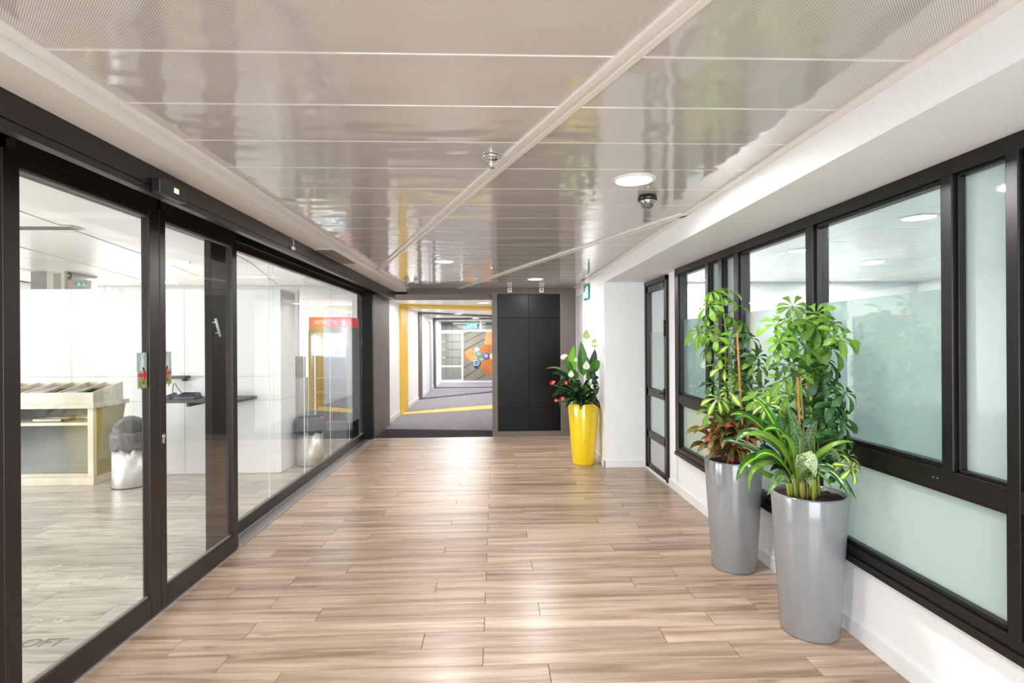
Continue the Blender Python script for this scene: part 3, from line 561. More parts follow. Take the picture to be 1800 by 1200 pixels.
def exit_sign(name, c, w_, h_, axis, m, label):
    t = thing(name, c, label, 'sign')
    def q(u, v, d):  # u to the viewer's right, v up
        return Vector(c) + (Vector((u * w_, -d, v * h_)) if axis == 'y' else Vector((-d, -u * w_, v * h_)))
    nrm = (0, 1, 0) if axis == 'y' else (1, 0, 0)
    put('sign_board', MB().prism([q(-.5, -.5, 0), q(.5, -.5, 0), q(.5, .5, 0), q(-.5, .5, 0)], nrm, 0.02), m, t)
    def pl(pts, nm): put(nm, MB().prism([q(u, v, 0.002) for u, v in pts], nrm, 0.0018), 'whitem', t)
    pl([(-.40, .05), (-.30, .05), (-.30, -.30), (-.25, -.30), (-.35, -.42), (-.45, -.30), (-.40, -.30)], 'arrow')
    pl([(-.12, .36), (-.02, .36), (-.02, .22), (-.12, .22)], 'running_figure')
    pl([(-.13, .20), (.02, .20), (.14, .05), (.10, -.01), (0, .08), (.02, -.10), (.12, -.22), (.06, -.42), (0, -.40), (.04, -.24), (-.08, -.12), (-.18, -.34), (-.25, -.30), (-.15, -.06), (-.12, .06), (-.20, -.02), (-.25, .02)], 'running_figure')
    pl([(.22, .38), (.42, .38), (.42, -.42), (.22, -.42)], 'doorway')
    return t, q
es, q = exit_sign('exit_sign', A(829, 572, 18.4), 0.36, 0.19, 'y', 'cyan', 'lit blue green exit sign hanging far down the passage')
[put('hanger', MB().tube([q(u_, .5, -.01), Vector((q(u_, .5, -.01).x, q(u_, .5, -.01).y, 2.302))], 0.005, 6), 'chrome', es) for u_ in (-.3, .3)]
cc = (at(1026, 510, 'x', 1.31) + at(1034, 518, 'x', 1.31)) / 2
es, q = exit_sign('exit_sign', (1.31, cc.y, 2.185), 0.36, 0.2, 'x', 'green', 'green exit sign with running figure on the right wall near the end')
put('housing', B(1.27, 1.337, cc.y - 0.16, cc.y + 0.2, 2.30, 2.355), 'trimw', es, bevel=0.006); put('bracket', B(1.318, 1.337, cc.y - 0.05, cc.y + 0.05, 2.2, 2.30), 'trimw', es)

# ------------------------------------------------------------------ glass wall on the left
S('wall_left', B(-2.12, -1.955, -3, 2.09, 0, 2.33), 'greywall', 'grey wall left of the sliding doors')
def zt(px, py): return at(px, py, 'x', LX)
def leafdoor(name, y0, y1, label, left, right):
    d = thing(name, (LX, (y0 + y1) / 2, 0), label, 'door', kind='structure')
    x0, x1 = LX - 0.045, LX
    put('stile', B(x0, x1, y0, y0 + left, 0.012, 2.26), 'frame', d, bevel=0.003)
    put('stile', B(x0, x1, y1 - right, y1, 0.012, 2.26), 'frame', d, bevel=0.003)
    put('bottom_rail', B(x0 + 0.001, x1 - 0.001, y0 + left, y1 - right, 0.012, 0.118), 'frame', d, bevel=0.003)
    put('top_rail', B(x0 + 0.001, x1 - 0.001, y0 + left, y1 - right, 2.20, 2.26), 'frame', d, bevel=0.003)
    put('hanger_rail', B(x0 + 0.004, x1 - 0.006, y0 + 0.06, y1, 2.263, 2.315), 'frame', d, bevel=0.002)
    put('pane', B(x0 + 0.018, x0 + 0.026, y0 + left, y1 - right, 0.118, 2.20), 'glass', d)
    put('glazing_bead', MB().box(x0 + 0.010, x1 - 0.016, y0 + left, y1 - right, 0.118, 0.126).box(x0 + 0.010, x1 - 0.016, y0 + left, y1 - right, 2.194, 2.20), 'bead', d)
    return d
dA = leafdoor('door_5', 2.135, 3.105, 'nearest dark bronze sliding glass door leaf with key lock', 0.075, 0.088)
dB = leafdoor('door_6', 3.109, 4.03, 'second dark bronze sliding glass door leaf', 0.056, 0.07)
p = at(287, 770, 'x', LX); put('lock_cylinder', MB().lathe([(0.013, -0.001), (0.012, 0.006)], (LX, p.y, p.z + 0.012), 16, 'x').box(LX, LX + 0.005, p.y - 0.005, p.y + 0.005, p.z - 0.028, p.z + 0.01), 'steel', dB)
def sticker(d, x0, x1, y0, y1, ya, flip, nm):
    lx = LX - 0.022 + 0.005
    a, b = at(x0, y0, 'x', LX), at(x1, ya, 'x', LX); c = at(x1, y1, 'x', LX)
    X = LX - 0.017
    put('sticker', B(X, X + 0.0006, a.y, b.y, b.z, a.z), 'tealp', d)
    put('sticker', B(X, X + 0.0006, a.y + 0.004, b.y + 0.004, c.z, b.z), 'greyst', d)
    # hand and bottle shapes in the pale print
    yc, zc = (a.y + b.y) / 2, (a.z + b.z) / 2
    put('bottle_print', MB().prism([(X + .0007, yc + u, zc + v) for u, v in ((-.014, -.05), (.016, -.05), (.016, .0), (.008, .02), (.02, .05), (.012, .05), (.0, .025), (-.008, .05), (-.014, .05), (-.006, .02), (-.014, 0))], (1, 0, 0), .0004), 'edge', d)
    w_ = b.y - a.y; z0 = b.z - (b.z - c.z) * 0.27; z1 = b.z - (b.z - c.z) * 0.74
    def arrow(zc, sgn, m, h):
        cy = (a.y + b.y) / 2 + 0.004; u = w_ * 0.42 * sgn
        pts = [(cy - u, zc + h * .22), (cy + u * .35, zc + h * .22), (cy - u * .1, zc + h), (cy + u * .25, zc + h), (cy + u, zc), (cy + u * .25, zc - h), (cy - u * .1, zc - h), (cy + u * .35, zc - h * .22), (cy - u, zc - h * .22)]
        put('arrow_print', MB().prism([(X + .0007, yy, zz) for yy, zz in pts], (1, 0, 0), .0004), m, d)
    arrow(z0, 1 if not flip else -1, 'redp', 0.042); arrow(z1, -1 if not flip else 1, 'greenp', 0.036)
sticker(dA, 246, 264, 620, 681, 650, False, 'a'); sticker(dB, 292.5, 306, 618, 674, 647, True, 'b')
# fixed glazing behind
GX = -2.0
w2 = thing('window_2', (GX, 6.2, 0), 'long fixed glass wall of butted panes in a dark frame, left side', 'window', kind='structure')
ys0 = at(400, 600, 'x', GX).y; ys1 = at(372, 600, 'x', GX).y
put('stile', B(GX - 0.05, GX, ys1, ys0, 0, 2.23), 'frame', w2, bevel=0.003)
put('bottom_rail', B(GX - 0.05, GX, ys0, BY - 0.09, 0, 0.095), 'frame', w2, bevel=0.003)
put('glazing_bead', B(GX - 0.03, GX - 0.004, ys0, BY - 0.09, 0.095, 0.105), 'bead', w2)
put('top_rail', B(GX - 0.05, GX, 2.1, BY - 0.09, 2.232, 2.33), 'frame', w2, bevel=0.003)
put('head_track', MB().box(GX + 0.01, GX + 0.03, 2.1, BY - 0.09, 2.28, 2.33).box(GX + 0.05, GX + 0.07, 2.1, BY - 0.09, 2.28, 2.33), 'black', w2)
gy = [ys0] + [at(q_, 600, 'x', GX).y for q_ in (477, 538, 583, 616)] + [BY - 0.09]
for i, (a, b) in enumerate(zip(gy[:-1], gy[1:])):
    put('pane', B(GX - 0.025, GX - 0.02, a + (0.003 if i else 0), b - 0.003, 0.095, 2.232), 'glass', w2)
for a in gy[1:-1]:
    put('pane_edge', B(GX - 0.0255, GX - 0.0195, a - 0.002, a + 0.002, 0.095, 2.232), 'edge', w2)
    put('pane_edge', B(GX - 0.035, GX - 0.032, a + 0.13, a + 0.133, 0.095, 2.232), 'edge', w2)
h0, h1 = at(379, 560, 'x', GX + 0.03), at(387, 591, 'x', GX + 0.03)
put('pull_handle', MB().tube([h0, h1], 0.009, 8).tube([h0 * 0.8 + h1 * 0.2, h0 * 0.8 + h1 * 0.2 - Vector((0.032, 0, 0))], 0.005, 6).tube([h0 * 0.2 + h1 * 0.8, h0 * 0.2 + h1 * 0.8 - Vector((0.032, 0, 0))], 0.005, 6), 'trimw', w2)
S('trim_13', MB().box(-1.985, LX + 0.012, 2.1, BY - 0.09, 0.0, 0.004).box(-1.895, -1.888, 2.1, BY - 0.09, 0.004, 0.010).box(-1.86, -1.853, 2.1, BY - 0.09, 0.004, 0.008), 'track', 'aluminium floor track under the sliding doors', 'trim')
# motion sensor over the doors
sn = thing('motion_sensor', (-1.5, 2.58, 2.2), 'small black motion sensor over the meeting sliding doors', 'sensor')
a, b = at(276, 330, 'x', -1.49).y, at(323, 350, 'x', -1.49).y
put('housing', B(-1.518, -1.475, a, b, 2.178, 2.245), 'blackp', sn, bevel=0.006); put('lens', B(-1.476, -1.472, (a + b) / 2 + 0.0, (a + b) / 2 + 0.035, 2.205, 2.228), 'ledg', sn, bevel=0.002)
hk = thing('wire_hook', (-1.5, 4.63, 2.27), 'thin wire hook hanging from the left fascia', 'hook')
p = at(516, 437, 'x', -1.5)
put('wire', MB().tube([(-1.518, p.y, 2.29), (-1.50, p.y, 2.28), (-1.50, p.y, p.z + 0.01)], 0.0025, 6), 'trimw', hk); put('clip', B(-1.508, -1.492, p.y - 0.02, p.y + 0.02, p.z - 0.01, p.z + 0.012), 'trimw', hk, bevel=0.002)
vt = thing('soffit_reflection', (-1.43, 5.0, 2.30), 'brown striped reflection in the left soffit, built as slats', 'vent')  # slats added to imitate a striped reflection in the soffit
put('vent_frame', B(-1.505, -1.345, 4.66, 5.5, 2.298, 2.303), 'white2', vt)
for i in range(7): put('slat', B(-1.498 + i * 0.021, -1.486 + i * 0.021, 4.68, 5.48, 2.295, 2.298), 'taupe', vt)

# ------------------------------------------------------------------ cafe shell
S('wall_left.002', B(-9.1, -9, -1, 11.5, 0, 2.8), 'white', 'white far side wall of the cafe')
S('wall_back.003', B(-9, -2.1, 11.4, 11.5, 0, 2.8), 'white', 'white rear wall of the cafe')
S('wall_left.003', B(-9, -2.1, -1.1, -1, 0, 2.8), 'white', 'white near wall of the cafe')
S('wall_left.004', MB().box(-2.12, -2.05, 2.0, 11.4, 2.33, 2.8).box(-2.12, -2.06, 9.9, 11.4, 0, 2.33), 'white', 'white upstand over the glass wall')
cz = S('ceiling.002', B(-9, -2.05, -1, 11.5, 2.74, 2.8), 'trimw', 'white plank ceiling of the cafe', 'ceiling')
d = Vector((-0.18, 1, 0)).normalized(); n = Vector((d.y, -d.x, 0)); 
for i in range(-2, 14):
    o0 = Vector((-2.3, 1.0, 0)) - n * (0.6 * i)
    for a0, a1 in ((-2.2, 2.6), (2.6, 7.4), (7.4, 12.0)):
        b = [o0 + d * a0 - n * 0.59, o0 + d * a0, o0 + d * (a1 - 0.01), o0 + d * (a1 - 0.01) - n * 0.59]
        if max(v.x for v in b) > -2.12 or min(v.x for v in b) < -9 or max(v.y for v in b) > 11.4 or min(v.y for v in b) < -1: 
            b = [Vector((max(-8.98, min(-2.14, v.x)), max(-0.98, min(11.38, v.y)), 0)) for v in b]
            if (b[0] - b[1]).length < 0.02 or (b[2] - b[3]).length < 0.02: continue
        mz = 2.70 + (i % 2) * 0.006
        put('panel', MB().hexa([(v.x, v.y, mz) for v in b], [(v.x, v.y, 2.735) for v in b]), 'ceilw', cz, origin=(b[0].x, b[0].y, 2.7))
fb = 6.36
cp = thing('partition_block', (-3.1, fb, 0), 'white panelled partition block standing in the cafe', 'partition')
put('core', B(-3.74, -2.46, fb + 0.012, 6.82, 0.0, 2.12), 'greyp', cp)
for x0, x1 in ((-3.75, at(324, 600, 'y', fb).x), (at(324, 600, 'y', fb).x + 0.004, -2.45)):
    for z0, z1 in ((0.004, 0.845), (0.849, 1.12), (1.124, 2.125)):
        put('panel', B(x0, x1, fb, fb + 0.011, z0, z1), 'white', cp, bevel=0.001)
for z0, z1 in ((0.004, 0.845), (0.849, 1.12), (1.124, 2.125)): put('panel', B(-2.459, -2.449, fb + 0.0115, 6.82, z0, z1), 'white', cp, bevel=0.001)
put('socket', B(-2.449, -2.443, 6.6, 6.72, 1.2, 1.28), 'trimw', cp)
c2 = thing('cafe_partition', (-5.4, 8.2, 0), 'long white panelled cafe wall behind the counter', 'partition')
x0 = -7.6
zt_ = at(150, 508, 'y', 8.2).z
for xa, xb in ((-8.98, -6.2), (-6.196, -4.2), (-4.196, -2.9)):
    for z0, z1 in ((0.1, at(150, 706, 'y', 8.2).z - .002), (at(150, 706, 'y', 8.2).z + .002, at(150, 662, 'y', 8.2).z - .002), (at(150, 662, 'y', 8.2).z + .002, zt_)):
        put('panel', B(xa, xb, 8.2, 8.26, z0, z1), 'white', c2, bevel=0.001)
put('skirting', B(-8.98, -2.9, 8.18, 8.26, 0, 0.097), 'base', c2)
pc = S('wall_back.004', B(-7.6, -6.95, 9.2, 9.8, 0, 2.70), 'greywall', 'grey pillar behind the cafe partition')
eb = thing('electric_box', (-7.1, 9.15, 2.55), 'cream electric box with grey window on the pillar', 'box')
a, b = at(82, 475, 'y', 9.1), at(113, 540, 'y', 9.1)
put('box_body', B(a.x, b.x, 9.1, 9.2, b.z, a.z), 'cream', eb, bevel=0.005); put('window', B(a.x + 0.11, b.x - 0.05, 9.095, 9.1, b.z, a.z - 0.05), 'greywall', eb)
ct = thing('control_panel', (-6.8, 9.15, 2.45), 'grey control panel with two green lamps beside the electric box', 'panel')
a, b = at(125, 492, 'y', 9.1), at(153, 530, 'y', 9.1)
put('panel_body', B(a.x - .06, b.x, 9.1, 9.204, b.z, a.z), 'greywall', ct, bevel=0.004)
for q_ in (138.5, 147.5): p = at(q_, 499, 'y', 9.09); put('lamp', MB().lathe([(0.028, 0), (0.026, 0.02), (0.01, 0.03)], p + Vector((0, 0.01, 0)), 14, 'y'), 'greenl', ct)
for q_ in (133, 143, 150): p = at(q_, 498, 'y', 9.09); put('button', MB().lathe([(0.014, -0.01), (0.012, 0.012)], p, 10, 'y'), 'redl', ct)
bx = thing('switch_plate', at(121, 484, 'y', 9.15), 'small dark switch plate above the control panel', 'switch')
a, b = at(117, 480, 'y', 9.17), at(124, 488, 'y', 9.17); put('plate', B(a.x, b.x, 9.17, 9.2, b.z, a.z), 'blackp', bx); put('rocker', B(a.x + .02, b.x - .02, 9.165, 9.17, b.z + .02, a.z - .02), 'trimw', bx)
for px, py, sx_ in ((66, 400, 0.9), (1, 380, 0.9)):
    p = at(px, py, 'z', 2.70); v = thing('ceiling_vent', p, 'grey linear ceiling vent seen through the ' + ('near sliding door' if px > 10 else 'left edge'), 'vent')
    put('vent_frame', B(p.x - .5, p.x + .4, p.y - .1, p.y + .1, 2.694, 2.70), 'trimw', v)
    for i in range(4): put('slat', B(p.x - .48, p.x + .38, p.y - .085 + i * .045, p.y - .06 + i * .045, 2.69, 2.694), 'slate', v)
    break

# shelves and terminals on the partition block
sh = thing('wall_shelf', (-3.05, fb, 0.85), 'long dark grey wall shelf on the white partition block', 'shelf')
yb = 5.93; p0, p1 = at(285, 706, 'y', yb), at(420, 705.5, 'y', yb); zs = (at(360, 702.5, 'y', yb).z, at(360, 708, 'y', yb).z)
put('board', MB().hexa([(p0.x, yb, zs[1]), (p1.x, yb, zs[1]), (-2.72, fb, zs[1]), (p0.x, fb, zs[1])], [(p0.x, yb, zs[0]), (p1.x, yb, zs[0]), (-2.72, fb, zs[0]), (p0.x, fb, zs[0])]), 'slate', sh, bevel=0.003)
put('bracket', B(p0.x + .2, p0.x + .23, yb + .1, fb, zs[1] - .05, zs[1]), 'slate', sh)
s2 = thing('wall_shelf', (-3.6, fb, 1.1), 'short dark ledge above the long shelf on the white block', 'shelf')
a, b = at(290, 661, 'y', fb - .1), at(326, 665.5, 'y', fb - .1); put('board', B(a.x, b.x, fb - .12, fb, b.z, a.z), 'slate', s2, bevel=0.003)
put('bracket', B(b.x - .05, b.x - .03, fb - .08, fb, b.z - .03, b.z), 'slate', s2)
def terminal(px0, px1, label):
    a, b = at(px0, 701, 'y', 6.0), at(px1, 701, 'y', 6.0); z = zs[0]; w_ = b.x - a.x
    t = thing('payment_terminal', ((a.x + b.x) / 2, 6.05, z), label, 'terminal', 'terminals on the long cafe shelf')
    put('body', MB().hexa([(a.x, 5.97, z), (b.x, 5.97, z), (b.x, 6.15, z), (a.x, 6.15, z)], [(a.x + .01, 5.98, z + .03), (b.x - .01, 5.98, z + .03), (b.x - .02, 6.14, z + .065), (a.x + .02, 6.14, z + .065)]), 'plastic', t, bevel=0.006)
    put('screen', MB().hexa([(a.x + .04, 6.07, z + .051), (b.x - .04, 6.07, z + .051), (b.x - .04, 6.13, z + .064), (a.x + .04, 6.13, z + .064)], [(a.x + .04, 6.07, z + .053), (b.x - .04, 6.07, z + .053), (b.x - .04, 6.13, z + .067), (a.x + .04, 6.13, z + .067)]), 'blackp', t)
    for i in range(3): put('key_row', B(a.x + .03, b.x - .03, 5.995 + i * .022, 6.008 + i * .022, z + .03, z + .046 + i * .004), 'blackp', t)
    return t
terminal(305, 344, 'wide grey payment terminal in the middle of the long shelf'); terminal(358, 376, 'small grey payment terminal right on the long shelf'); terminal(288, 301, 'dark payment terminal at the left end of the long shelf')
cb_ = thing('cable', at(309, 690, 'y', 6.2), 'thin looping cable running up from the shelf terminals', 'cable')
put('cord', MB().tube([at(304, 700, 'y', 6.2), at(303.5, 685, 'y', 6.22), at(305, 674, 'y', 6.3), at(308, 674, 'y', 6.3), at(313, 683, 'y', 6.25), at(319, 690, 'y', 6.2)], 0.004, 6), 'blackp', cb_)

# ------------------------------------------------------------------ cutlery counter
cy = 5.93
ck = thing('condiment_counter', (-4.7, cy + .3, 0), 'cream limed wood cutlery counter with olive tapering side', 'counter')
xr = at(163, 853, 'z', 0).x; xl = xr - 1.25
def zc(py, yy=cy): return at(120, py, 'y', yy).z
zB, zb_, zs0, zs1, zt0_, zt1_, ztr0, ztr1 = 0.0, zc(836), zc(748), zc(743), zc(718), zc(710), zc(708.5), zc(690)
yk = cy + 0.52
put('plinth', B(xl, xr, cy, yk, 0, zb_ - .02), 'cream', ck, bevel=0.004); put('bottom_rail', B(xl, xr - .06, cy + .002, yk, zb_ - .018, zb_ + .02), 'cream', ck, bevel=0.003)
put('corner_post', B(xr - .06, xr, cy, cy + .05, zb_ - .018, zt0_), 'cream', ck, bevel=0.003); put('corner_post', B(xl, xl + .06, cy, cy + .05, zb_ - .018, zt0_), 'cream', ck, bevel=0.003)
put('shelf', B(xl + .06, xr - .06, cy + .004, yk - .02, zs0, zs1), 'cream', ck, bevel=0.002)
put('side_panel', MB().hexa([(xr - .03, cy + .05, 0.0), (xr - .005, cy + .05, 0.0), (xr - .005, cy + .3, 0.0), (xr - .03, cy + .3, 0.0)], [(xr - .03, cy + .05, zt0_), (xr - .005, cy + .05, zt0_), (xr - .005, yk, zt0_), (xr - .03, yk, zt0_)]), 'olive', ck)
put('back_panel', B(xl + .01, xr - .03, yk - .02, yk, zb_ + .02, zt0_), 'interior', ck); put('side_panel', B(xl, xl + .025, cy + .05, yk, 0, zt0_), 'olive', ck)
put('pane', B(xl + .06, xr - .06, cy + .03, cy + .036, zb_ + .02, zs0), 'farglass', ck)
put('top_board', B(xl - .03, xr + .02, cy - .02, yk + .03, zt0_, zt1_), 'cream', ck, bevel=0.004)
tr_ = thing('cutlery_tray', (xr - .5, cy + .2, zt1_), 'sloping cream cutlery tray box with five compartments on the counter', 'tray')
zr_ = ztr1 + .085; z0_ = zt1_
def slope(y): return ztr1 + (zr_ - ztr1) * (y - cy) / (yk - cy - .05)
ye = yk - .05
put('front_board', B(xl, xr, cy, cy + .02, z0_, ztr1), 'cream', tr_, bevel=0.002); put('back_board', B(xl, xr, ye - .02, ye, z0_, zr_), 'cream', tr_, bevel=0.002); put('base_board', MB().hexa([(xl, cy + .02, z0_), (xr - .018, cy + .02, z0_), (xr - .018, ye - .02, z0_), (xl, ye - .02, z0_)], [(xl, cy + .02, slope(cy) - .035), (xr - .018, cy + .02, slope(cy) - .035), (xr - .018, ye - .02, zr_ - .035), (xl, ye - .02, zr_ - .035)]), 'tray_in', tr_)
comp = []
x = xr
while x > xl + .02:
    put('divider', MB().hexa([(x - .018, cy + .02, z0_), (x, cy + .02, z0_), (x, ye - .02, z0_), (x - .018, ye - .02, z0_)], [(x - .018, cy + .02, slope(cy + .02)), (x, cy + .02, slope(cy + .02)), (x, ye - .02, slope(ye - .02)), (x - .018, ye - .02, slope(ye - .02))]), 'cream', tr_)
    comp.append(x - .018); x -= 0.185
for i, x in enumerate(comp[:6]):
    lab = ['black spoon in the rightmost', 'steel spoon in the second', 'grey spoon in the third', 'steel spoon in the fourth', 'wooden spoon in the fifth', 'pale spoon in the sixth'][i]
    for j in range(4):
        rj = random.Random(i * 9 + j); o = MB(); xx = x - .03 - j * .036; zz = slope(cy + .05) - .02 + rj.random() * .004
        o.tube([(xx, cy + .05, zz), (xx + rj.uniform(-.004, .004), cy + .2, zz + .03)], 0.008, 6)
        o.lathe([(0.0, -.006), (.012, 0), (0.0, .006)], (xx + .0, cy + .22, zz + .034), 10, sy=1.6)
        t = put('spoon', o, ['blackp', 'steel', 'slate', 'steel', 'cane', 'edge'][i], origin=(xx, cy + .1, zz)); tag(t, f'{lab} compartment of the sloping tray' if i == 0 else f'{lab} compartment from the right in the sloping tray', 'cutlery', 'spoons in the cutlery tray')
for i, (q0, q1, hh) in enumerate(((65, 118, .035), (100, 150, .05))):
    a, b = at(q0, 742, 'y', cy + .15), at(q1, 742, 'y', cy + .15)
    t = thing('serving_tray', ((a.x + b.x) / 2, cy + .25, zs1), ['flat pale tray left on the counter shelf', 'shallow pale tray with dark knife right on the counter shelf'][i], 'tray', 'trays on the counter shelf')
    yy = cy + .08 + i * .2
    put('tray_base', B(a.x, b.x, yy, yy + .18, zs1, zs1 + .006), 'greyp', t); put('tray_rim', MB().box(a.x, b.x, yy, yy + .01, zs1, zs1 + .03).box(a.x, b.x, yy + .17, yy + .18, zs1, zs1 + .03).box(a.x, a.x + .01, yy, yy + .18, zs1, zs1 + .03).box(b.x - .01, b.x, yy, yy + .18, zs1, zs1 + .03), 'cream', t)

# ------------------------------------------------------------------ bins
def bin_(cx, cy_, r, h, label, dome=True):
    t = thing('waste_bin', (cx, cy_, 0), label, 'bin')
    put('body', MB().lathe([(r * .97, 0), (r, .012), (r, h), (r - .006, h)], (cx, cy_, 0), 40), 'steel', t)
    put('base_ring', MB().lathe([(r + .003, 0), (r + .003, .012)], (cx, cy_, 0), 40), 'blackp', t)
    m_ = MB(); n_ = 48; rings = []
    for k_, (rad, z, amp) in enumerate(((r + .012, h - .015, .012), (r + .016, h + .03, .014), (r + .008, h + .08, .012), (r + .018, h + .12, .012), (r + .004, h + .16, .004), (r - .02, h + .17, .001))):
        rings.append([(cx + (rad + amp * math.sin(a * 9 + k_ * 1.7) * .6 + amp * math.sin(a * 17 + k_)) * math.cos(a), cy_ + (rad + amp * math.sin(a * 9 + k_ * 1.7) * .6 + amp * math.sin(a * 17 + k_)) * math.sin(a), z + amp * math.sin(a * 7 + k_)) for a in [2 * pi * i / n_ for i in range(n_)]])
    vs = [v for rg in rings for v in rg]
    m_.add(vs, [(j * n_ + i, j * n_ + (i + 1) % n_, (j + 1) * n_ + (i + 1) % n_, (j + 1) * n_ + i) for j in range(len(rings) - 1) for i in range(n_)], smooth=True)
    put('liner_bag', m_, 'bag', t)
    if dome:
        prof = [(r * math.cos(a) * 1.0, h + .15 + r * 1.05 * math.sin(a)) for a in [i / 10 * pi / 2 for i in range(10)]] + [(0.0, h + .15 + r * 1.05)]
        put('hood', MB().lathe(prof, (cx, cy_, 0), 32), 'bag', t)
        # dark arched opening wrapped on the front of the hood
        az0 = -1.12; na, ne = 14, 7; R_ = r * 1.012; vs = []
        for j in range(ne + 1):
            for i in range(na + 1):
                aa = -1 + 2 * i / na; top = .95 * math.sqrt(max(0, 1 - aa * aa)); e_ = -.08 + (top + .08) * j / ne; a_ = az0 + aa * .95
                vs.append((cx + R_ * math.cos(e_) * math.cos(a_), cy_ + R_ * math.cos(e_) * math.sin(a_), h + .15 + R_ * 1.05 * math.sin(e_)))
        put('opening', MB().add(vs, [(j * (na + 1) + i, j * (na + 1) + i + 1, (j + 1) * (na + 1) + i + 1, (j + 1) * (na + 1) + i) for j in range(ne) for i in range(na)], smooth=True), 'lid', t)
bin_(-3.86 + .02, 5.88, .165, .42, 'steel bin with black liner and round hood beside the counter')
bin_(-2.265, 6.80, .157, .42, 'steel bin with draped dark liner at the partition block', False)
# ------------------------------------------------------------------ drinks fridge
fy = 7.75
fr = thing('drinks_fridge', (-2.3, fy, 0), 'tall glass door drinks fridge with red illuminated header', 'fridge')
a, b = at(547, 585, 'y', fy), at(617, 738, 'y', fy); fx0, fx1 = a.x - .03, b.x - .02; z_b, z_t = b.z, a.z
hz1, hz0 = at(580, 557, 'y', fy).z, at(580, 575, 'y', fy).z
put('side', B(fx0, fx0 + .03, fy, fy + .55, 0, hz0), 'fridgef', fr); put('side', B(fx1 - .03, fx1, fy, fy + .55, 0, hz0), 'fridgef', fr)
put('back', B(fx0, fx1, fy + .55, fy + .58, 0, hz1), 'fridge', fr); put('base', B(fx0, fx1, fy, fy + .55, 0.0, z_b - .05), 'fridgef', fr); put('top', B(fx0 + .03, fx1 - .03, fy, fy + .55, z_t, hz0), 'fridgef', fr)
put('header', B(fx0, fx1, fy - .01, fy + .5, hz0, hz1), 'red', fr, bevel=0.006)
text('ראטראטס\'רלוג', 0.085, 'whitem', 'lettering', fr, ((fx0 + fx1) / 2 - .05, fy - .012, (hz0 + hz1) / 2), (pi / 2, 0, 0), xs=0.62)
sp = MB(); cxs, czs = fx1 - .07, (hz0 + hz1) / 2
for i in range(5):
    a0 = i * 2 * pi / 5 + .3; sp.prism([(cxs, fy - .014, czs), (cxs + .012 * math.cos(a0 - .6), fy - .014, czs + .012 * math.sin(a0 - .6)), (cxs + .05 * math.cos(a0), fy - .014, czs + .05 * math.sin(a0)), (cxs + .012 * math.cos(a0 + .6), fy - .014, czs + .012 * math.sin(a0 + .6))], (0, 1, 0), .003)
put('star_logo', sp, 'whitem', fr)
put('door_frame', MB().box(fx0, fx1, fy - .03, fy - .012, z_b - .04, z_b).box(fx0, fx1, fy - .03, fy - .012, z_t, z_t + .04).box(fx0, fx0 + .035, fy - .03, fy - .012, z_b, z_t).box(fx1 - .035, fx1, fy - .03, fy - .012, z_b, z_t), 'fridgef', fr)
put('pane', B(fx0 + .035, fx1 - .035, fy - .022, fy - .018, z_b, z_t), 'glass', fr)
put('light_tube', MB().tube([(fx0 + .06, fy + .06, z_b + .02), (fx0 + .06, fy + .06, z_t - .02)], .008, 8), mat('fridge_tube', (255, 255, 255), .5, emis=(210, 228, 255), es=.7), fr)
shz = [at(590, q_, 'y', fy + .1).z for q_ in (625, 665, 690, 706)]
for z in shz: put('shelf', B(fx0 + .035, fx1 - .035, fy + .05, fy + .52, z, z + .008), 'fridge', fr)
area('fridge_fill', ((fx0 + fx1) / 2, fy + .2, z_t - .02), .3, 5, (.85, .93, 1))  # area fill added to brighten the fridge inside
put('rack_strip', MB().box(fx0 + .03, fx0 + .045, fy + .3, fy + .34, z_b, z_t), 'greyp', fr)
for i, (dx, w_, h_, m_, lb) in enumerate(((.16, .12, .10, 'cream', 'cream carton on the top fridge shelf'), (.32, .16, .14, 'fridgef', 'grey carton on the top fridge shelf'))):
    t = put('carton', MB().box(fx0 + dx, fx0 + dx + w_, fy + .15, fy + .4, shz[0] + .008, shz[0] + .008 + h_).box(fx0 + dx, fx0 + dx + w_, fy + .27, fy + .28, shz[0] + .008 + h_, shz[0] + .02 + h_), m_, bevel=.003); tag(t, lb, 'carton')
for i in range(3):
    p = Vector((fx0 + .2 + i * .11, fy + .22, z_b - .05)); c = ['yellow', 'flr', 'trimw'][i]
    t = put('cup', MB().lathe([(.03, 0), (.045, .13), (.048, .13), (.048, .14), (0, .145)], p, 16), c, origin=p); tag(t, ['yellow', 'red', 'white'][i] + ' cup in the bottom of the drinks fridge', 'cup')
# grey machine on a stand between block and fridge
mc = thing('coffee_machine', (-2.75, 7.6, 0), 'grey coffee machine on a stand behind the partition block', 'machine')
put('stand', B(-2.93, -2.62, 7.45, 7.8, 0, 1.02), 'greyp', mc); put('body', B(-2.92, -2.64, 7.46, 7.78, 1.02, 1.32), 'slate', mc, bevel=.02); put('spout', B(-2.82, -2.74, 7.40, 7.46, 1.1, 1.2), 'chrome', mc); put('drip_tray', B(-2.9, -2.66, 7.36, 7.46, 1.02, 1.05), 'chrome', mc)

